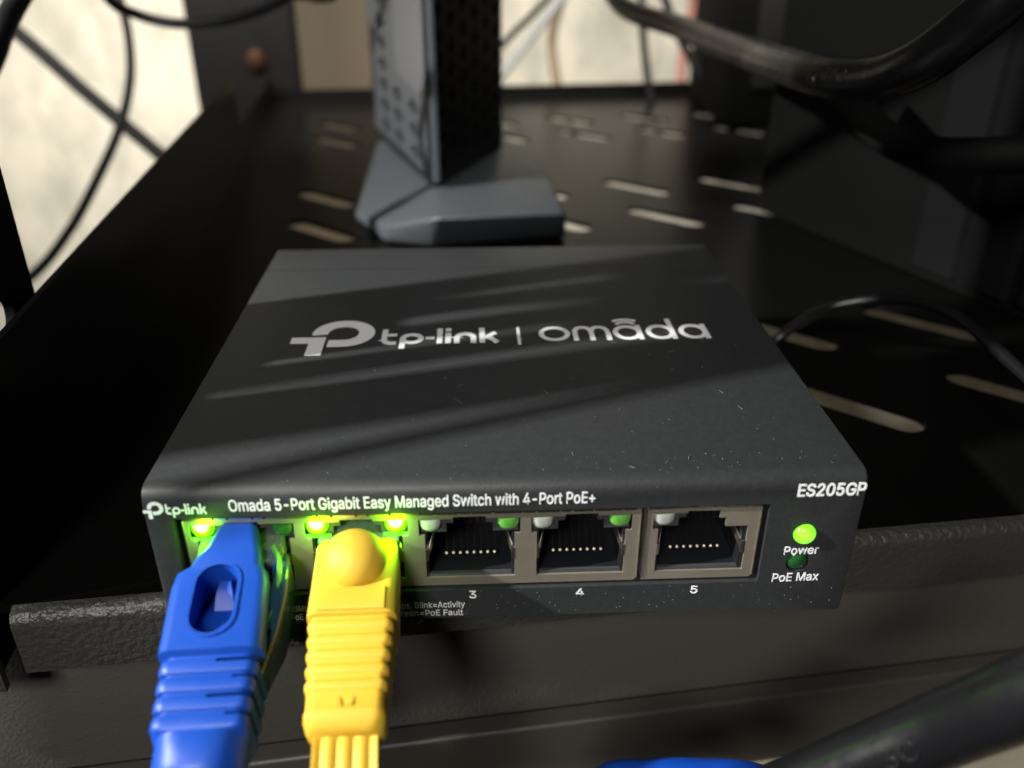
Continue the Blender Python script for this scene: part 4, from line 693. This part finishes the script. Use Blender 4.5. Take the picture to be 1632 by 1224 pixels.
# latch tip inside the pocket
MB().loft([[F(s, a, b) for a, b in ((-w_, 0.6), (w_, 0.6), (w_ * 0.8, h_), (-w_ * 0.8, h_))] for s, w_, h_ in ((5.4, 0.8, 2.9), (7.0, 1.3, 2.6), (9.4, 1.7, 0.6))]).build('latch_tip', M['blue'], bl, 50)
# clear connector beside and under the boot
pl = Vector((0, 0, 0))
MB().loft([[F(s, a + 1.2, b - 0.9) for a, b in rrect(11.7, 8.0, 0.4, 2)] for s in (-9, 1.0, 3.0)]).build('connector', M['clear'], bl, 30)
sk = MB().loft([[F(s, 6.3 + a + da, b - 0.7 + db) for a, b in rrect(w_, h_, 0.7, 3)] for s, w_, h_, da, db in ((0.6, 1.4, 5.5, 0.6, 0), (3, 2.2, 7.6, 0.9, 0), (8, 2.4, 8.0, 0.8, -0.2), (13, 2.0, 7.4, 0.3, -0.6), (19, 0.8, 5.0, -0.9, -1.2))])
sk.build('clear_sleeve', M['sleeve'], bl, 40)
for k, (cm, da, db) in enumerate((('blue', 6.0, 2.2), ('lens_dark', 6.5, 0.9), ('blue', 6.3, -0.6), ('greycable', 6.7, -1.8), ('lens_green', 6.6, 2.9))):
    pts = spline([F(0.2, da - 1.0, db), F(3, da + 0.2, db + 0.2), F(8, da + 0.35, db - 0.3), F(14, da - 0.9, db - 0.9)], 5)
    MB().tube(pts, 0.42, 8).build('wire', M[cm], bl, 60)
pts = spline([F(s0 + 3, 0, -1.5), F(s0 + 8, -0.2, -3), F(s0 + 12, -0.6, -8), F(s0 + 14, -1.5, -20), F(s0 + 14, -3, -70)], 8)
MB().tube(pts, 3.6, 20).build('cable', M['blue_cable'], bl, 60)

# blue cable low in front, near the thick cord
bc = MB().tube(spline([at(900, 1400, 122), at(960, 1262, 124), at(1040, 1244, 126), at(1120, 1243, 128), at(1210, 1252, 130), at(1330, 1310, 132)], 8), 3.0, 20).build('network_cable', M['blue_cable'], smooth=60)
tag(bc, 'blue cable jacket just rising into view at the bottom edge beside the thick black cord', 'network cable')

# ------------------------------------------------------------------ cords and cables
def cable(name, label, cat, pts, r, m, group=None, sub=10, n=20):
    P = spline(pts, sub); o = MB().tube(P, r, n).build(name, M[m], smooth=70)
    tag(o, label, cat, group); return o, P
def emboss(s, P, r, start, length, cap, side, up, parent, m, height=0.2):
    """raised letters wrapped on a round cord: start mm along the path, centred on direction `side`"""
    fr = frames(P); cum = [0.0]
    for i in range(1, len(P)): cum.append(cum[-1] + (P[i] - P[i - 1]).length)
    tmp = word(s, length, cap)
    def place(u, v, d):
        q = start + u; k = 0
        while k < len(cum) - 2 and cum[k + 1] < q: k += 1
        f_ = (q - cum[k]) / (cum[k + 1] - cum[k]); p = P[k].lerp(P[k + 1], f_); t = (P[k + 1] - P[k]).normalized()
        t2 = frames(P)[k][1] if False else fr[k][1].lerp(fr[k + 1][1], f_).normalized()
        a = (Vector(side) - t2 * Vector(side).dot(t2)).normalized(); b = t2.cross(a)
        if b.dot(Vector(up)) < 0: b = -b
        th = (v - cap / 2) / r
        return p + (a * math.cos(th) + b * math.sin(th)) * (r - 0.05 + d)
    return link_mesh('embossed_letters', flat(tmp, height + 0.05, place), M['letters'], parent, smooth=20)
# thick cord, top right; its unseen loop back over the switch is added to cast shadow
A = [at(960, -60, 410), at(990, 8, 385), at(1080, 42, 330), at(1180, 80, 255), at(1260, 108, 205), at(1330, 124, 180), at(1400, 124, 165), at(1470, 98, 153), at(1540, 48, 145), at(1620, -22, 139), at(1720, -130, 136)]
A += [Vector((60, 10, 190)), Vector((20, -22, 215)), Vector((-60, -60, 225)), Vector((-200, -110, 250)), Vector((-420, -160, 330))]
cA, PA = cable('power_cord', 'thick black power cord sagging across the top right corner', 'power cord', A, 4.25, 'rubber')
cum = 0; mark = None
tgt = at(1325, 120, 181)
best = min(range(len(PA)), key=lambda i: (PA[i] - tgt).length)
st_ = sum((PA[i] - PA[i - 1]).length for i in range(1, best))
side = (CAMP - tgt).normalized()
emboss('300V', PA, 4.25, st_ - 2.0, 7.0, 2.6, side - Vector((0, 0, 0.15)), (0, 0, 1), cA, 'rubber')
emboss('VW-1', PA, 4.25, st_ + 9.0, 7.0, 2.4, side + Vector((0, 0, 0.1)), (0, 0, 1), cA, 'rubber')
# thick cord, bottom right
B = [at(1900, 1010, 78), at(1740, 1062, 88), at(1625, 1113, 94), at(1500, 1163, 102), at(1380, 1212, 108), at(1260, 1262, 114), at(1120, 1330, 120), at(900, 1460, 130)]
cB, PB = cable('power_cord', 'thick black power cord running out of the bottom right corner', 'power cord', B, 4.25, 'rubber')
tgt = at(1395, 1195, 108); best = min(range(len(PB)), key=lambda i: (PB[i] - tgt).length)
PBr = PB[::-1]; best = len(PB) - 1 - best
st_ = sum((PBr[i] - PBr[i - 1]).length for i in range(1, best))
side = (CAMP - tgt).normalized()
emboss('ST', PBr, 4.25, st_ - 3.0, 3.4, 2.2, side - Vector((0, 0, 0.35)), (0, 0, 1), cB, 'rubber', 0.16)
emboss('3C', PBr, 4.25, st_ + 3.9, 5.0, 2.2, side - Vector((0, 0, 0.3)), (0, 0, 1), cB, 'rubber', 0.16)
# thin cord on the shelf at the right
cable('thin_cord', 'thin black cord arching over the shelf slots to the right of the switch', 'cord',
      [at(1195, 590, 206), at(1232, 548, 211), at(1270, 517, 209), at(1325, 490, 204), at(1400, 478, 196), at(1470, 482, 187), at(1530, 508, 177), at(1590, 558, 166), at(1650, 612, 156), at(1760, 700, 142)], 1.2, 'thin')
# cables in the upper left
cable('thin_cord', 'thin black cord hanging in a curve in front of the pale wall at left', 'cord',
      [at(150, -120, 420), at(188, -10, 420), at(205, 60, 420), at(207, 130, 418), at(190, 205, 410), at(155, 285, 400), at(112, 365, 392), at(55, 436, 385), at(-40, 500, 378)], 2.2, 'dull')
cable('black_cable', 'straight black cable slanting down to the right before the pale wall', 'cable',
      [at(-120, -50, 470), at(15, 42, 470), at(140, 150, 468), at(275, 262, 465), at(400, 360, 460)], 3.8, 'dull')
C3 = [Vector((-320, 60, 330)), Vector((-190, 100, 215)), at(60, -170, 290), at(165, -12, 310), at(215, 22, 318), at(290, 38, 322), at(380, 27, 326), at(460, -6, 330), at(560, -80, 335), Vector((-20, 160, 240)), Vector((60, 60, 210)), Vector((160, 60, 230)), Vector((330, 120, 330))]  # unseen ends passing over the switch are added for shadow streaks
cable('black_cable', 'black cable sagging in an arc across the top edge left of centre', 'cable', C3, 1.9, 'thin')
C4 = [at(-120, 300, 215), at(-20, 110, 222), at(5, 45, 224), at(40, -20, 226), at(120, -140, 224), Vector((-60, 40, 185)), Vector((-10, 5, 165)), Vector((60, 25, 175)), Vector((170, 50, 230)), Vector((300, 60, 330))]  # the run above the switch, out of view, is laid there for its shadow
cable('black_cable', 'black cable cutting across the top left corner of the picture', 'cable', C4, 2.9, 'thin')
# cords added out of view above the switch so their shadows streak its top
for y_, z_, sl, r, lb in ((-27, 98, 0.40, 1.7, 'slim black cord added out of view above the front of the switch for its shadow'),
                          (-16, 101, 0.30, 2.8, 'second from the front of the unseen cords added above the switch for shadow streaks'),
                          (-1, 106, 0.36, 2.2, 'third from the front of the unseen cords added above the switch for shadow streaks'),
                          (24, 106, 0.12, 2.8, 'rearmost unseen black cord added above the back of the switch for its shadow')):
    cable('power_cord', lb, 'power cord', [Vector((-420, y_ - 240 * sl - 10, z_ + 50)), Vector((-260, y_ - 90 * sl, z_ + 8)), Vector((-160, y_, z_)), Vector((-40, y_ + 110 * sl, z_ + 3)), Vector((280, y_ + 400 * sl, z_ + 60))], r, 'thin')
# behind the router
cable('grey_cable', 'pale grey cable slanting behind the router to its right', 'cable', [at(700, 220, 520), at(800, 118, 520), at(850, 55, 522), at(915, -25, 525), at(1000, -130, 530)], 2.6, 'greycable')
cable('black_cable', 'thin black cable slanting right beside the pale grey one', 'cable', [at(690, 190, 540), at(800, 72, 540), at(850, 22, 540), at(900, -30, 540)], 2.0, 'dull')
cable('brown_cable', 'brown cable curving down the wall right of the router', 'cable', [at(925, -60, 560), at(892, 10, 560), at(880, 60, 560), at(884, 110, 560), at(896, 160, 556), at(930, 260, 550)], 3.0, 'browncable')
cable('black_cable', 'thin upright black cable at the back below the power cord', 'cable', [at(1022, -60, 500), at(1024, 30, 500), at(1028, 90, 500), at(1038, 160, 500), at(1060, 260, 500)], 2.2, 'dull')
cable('black_cable', 'thin black cable slanting down right towards the dark case', 'cable', [at(1040, -60, 480), at(1075, 40, 480), at(1105, 100, 480), at(1140, 165, 480), at(1200, 260, 480)], 2.4, 'dull')
cable('red_cable', 'faded red cable hanging on the wall behind the shelf', 'cable', [at(1108, -60, 590), at(1104, 10, 590), at(1094, 60, 590), at(1086, 110, 590), at(1088, 180, 588), at(1100, 260, 580)], 3.2, 'redcable')

bd = MB().box(-172, 8, 585, 600, -698, 420).build('wooden_board', M['board'], smooth=0); tag(bd, 'brown board standing against the wall behind the router', 'board')

# ------------------------------------------------------------------ router
rt = empty('router', (0, 0, 0)); tag(rt, 'upright black router, its lit left side coloured grey, with pierced sides on a flared foot behind the switch', 'router')
P0 = on(693, 306, (0, 0, 11), (0, 0, 1)); P1 = on(597, 212, (0, 0, 11), (0, 0, 1)); P2 = on(803, 236, (0, 0, 11), (0, 0, 1))
e1 = (P1 - P0); L1 = e1.length; e1.normalize(); e2 = (P2 - P0); L2 = e2.length; e2.normalize()
n1 = Vector((e1.y, -e1.x, 0)); n1 = n1 if n1.x < 0 else -n1          # outward, left face
n2 = Vector((e2.y, -e2.x, 0)); n2 = n2 if n2.y < 0 else -n2          # outward, right face
HT = 215
def fL(u, z, d=0): return P0 + e1 * u + n1 * d + Vector((0, 0, z))
def fR(u, z, d=0): return P0 + e2 * u + n2 * d + Vector((0, 0, z))
core = MB(); ring = lambda z, k: [P0 + e1 * k + e2 * k + Vector((0, 0, z)), P0 + e1 * (L1 - k) + e2 * k + Vector((0, 0, z)), P0 + e1 * (L1 - k) + e2 * (L2 - k) + Vector((0, 0, z)), P0 + e1 * k + e2 * (L2 - k) + Vector((0, 0, z))]
core.loft([ring(0, 1.2), ring(3.3, 1.2), ring(3.4, 2.6), ring(HT - 6, 2.6), ring(HT, 6)]); core.build('body', M['router_black'], rt, 30)
def dia(u, z, a, b, ang=0): return [(u + a * math.cos(t + ang), z + b * math.sin(t + ang)) for t in [2 * math.pi * i / 4 for i in range(4)]]
# pixel -> face coordinates for the left face
def LU(px, py):
    p = on(px, py, P0, n1); return (p - P0).dot(e1), p.z - P0.z
holesL = []
u_a = LU(607, 70)[0]; u_b = LU(632, 150)[0]; u_c = LU(657, 165)[0]
pz = abs(LU(607, 63)[1] - LU(607, 96)[1])
zA = LU(607, 163)[1]
for k in range(-3, 22):
    z = zA + pz * k
    if 4 < z < HT - 6: holesL.append(dia(u_a, z, 8.5, pz * 0.40))
for k in range(-4, 1):
    z = LU(632, 150)[1] + pz * k
    if z > 4: holesL.append(dia(u_b, z, 8.0, pz * 0.40))
for k in range(-5, 1):
    z = LU(657, 171)[1] + pz * k
    if z > 3: holesL.append(dia(u_c, z, 7.5, pz * 0.40))
me = flat([[(1.4, 3.5), (L1 - 1.4, 3.5), (L1 - 1.4, HT - 3), (1.4, HT - 3)]] + holesL, 2.2, lambda u, v, d: tuple(fL(u, v, -2.4 + d)))
link_mesh('left_grille', me, M['router_side'], rt, 25)
# smooth strip with slanted lower end
sa = LU(683, 165); sb = LU(634, 112)
me = flat([[(sa[0], sa[1]), (sb[0], sb[1]), (sb[0], HT - 8), (sa[0], HT - 8)]], 0.9, lambda u, v, d: tuple(fL(u, v, -0.15 + d)))
link_mesh('side_strip', me, M['strip'], rt, 25)
holesR = []
for r_i in range(26):
    for c_i in range(6):
        u = 8 + c_i * (L2 - 16) / 5; z = 9 + r_i * 8 + (4 if c_i % 2 else 0)
        if z < HT - 8: holesR.append(dia(u, z, 3.2, 2.8))
me = flat([[(0.6, 3.5), (L2 - 1.4, 3.5), (L2 - 1.4, HT - 3), (0.6, HT - 3)]] + holesR, 2.0, lambda u, v, d: tuple(fR(u, v, -2.3 + d)))
link_mesh('right_grille', me, M['router_black'], rt, 25)
MB().loft([[fL(u, z, d) for u, d in ((1.5, -2.5), (1.5, 0.05), (0.3, 0.05), (-0.35, -0.5), (-0.2, -2.0))] for z in (3.4, HT - 3)]).build('corner_strip', M['router_base'], rt, 60)
# foot: flared plate
g = lambda px, py, z: on(px, py, (0, 0, z), (0, 0, 1))
low = [g(572, 353, .2), g(612, 387, .2), g(693, 394, .2), g(902, 378, .2), g(862, 262, .2), g(760, 205, .2), g(606, 236, .2)]
upr = [g(563, 341, 3), g(612, 358, 6), g(693, 348, 13), g(903, 341, 12.5), g(862, 250, 9), g(760, 196, 9), g(600, 228, 5)]  # front corners raised into an overhang that puts the right facet in shade
mid = (P0 + P1 + P2 + (P1 + P2 - P0)) / 4
top_ = [mid + (Vector(p) - mid) * 0.35 for p in upr]; top_ = [Vector((p.x, p.y, 10.9)) for p in top_]
link_mesh('foot', bevel_me(MB().loft([low, upr, top_]).me(), 1.6, 3, angle=14), M['router_base'], rt, 40)

# ------------------------------------------------------------------ dark case on the right of the shelf
tw = empty('equipment_case', (0, 0, 0)); tag(tw, 'tall black ribbed equipment case standing on the right half of the shelf', 'equipment case')
q0 = on(1196, 332, (0, 0, 0), (0, 0, 1)); q1 = on(1632, 514, (0, 0, 0), (0, 0, 1)); ed = (q1 - q0); Lw = ed.length; ed.normalize(); nn = Vector((ed.y, -ed.x, 0)); nn = nn if nn.x < 0 else -nn
def tf(u, d, z): return q0 + ed * u - nn * d + Vector((0, 0, z))
ring = [tf(a, c_, 0) for a, c_ in [(4, 0), (Lw + 70, 0), (Lw + 70, 110), (0, 110), (0, 4)]]
me = MB().loft([[p + Vector((0, 0, z0)) for p in ring] for z0 in (0.2, 330)]).me()
link_mesh('case', bevel_me(me, 1.2, 2), M['tower'], tw, 40)
for pa, pb in ((1472, 1556), (1572, 1650), (1664, 1740)):
    u0 = (on(pa, 330, q0, nn) - q0).dot(ed); u1 = (on(pb, 330, q0, nn) - q0).dot(ed)
    MB().loft([[tf(u0 + 1.5, -1.6, z), tf(u1 - 1.5, -1.6, z), tf(u1, 0.3, z), tf(u0, 0.3, z)] for z in (4, 326)]).build('raised_panel', M['tower_face'], tw, 30)
cable('black_cable', 'short stretch of thick black cable crossing the front of the tall black case', 'cable', [at(1330, 120, 235), at(1395, 205, 215), at(1470, 242, 200), at(1560, 248, 190), at(1650, 243, 184), at(1780, 225, 178)], 4.0, 'dull')
eq = empty('equipment_case', (0, 0, 0)); tag(eq, 'second black case behind the tall ribbed one, its left edge upright', 'equipment case')
q = on(1150, 205, (0, 0, 0), (0, 0, 1))
me = MB().box(q.x, q.x + 190, q.y, q.y + 80, 0.2, 330).me(); link_mesh('case', bevel_me(me, 3, 3), M['tower'], eq, 40)
MB().box(q.x + 12, q.x + 178, q.y - 1.0, q.y + 1, 20, 310).build('front_plate', M['tower_band'], eq, 30)
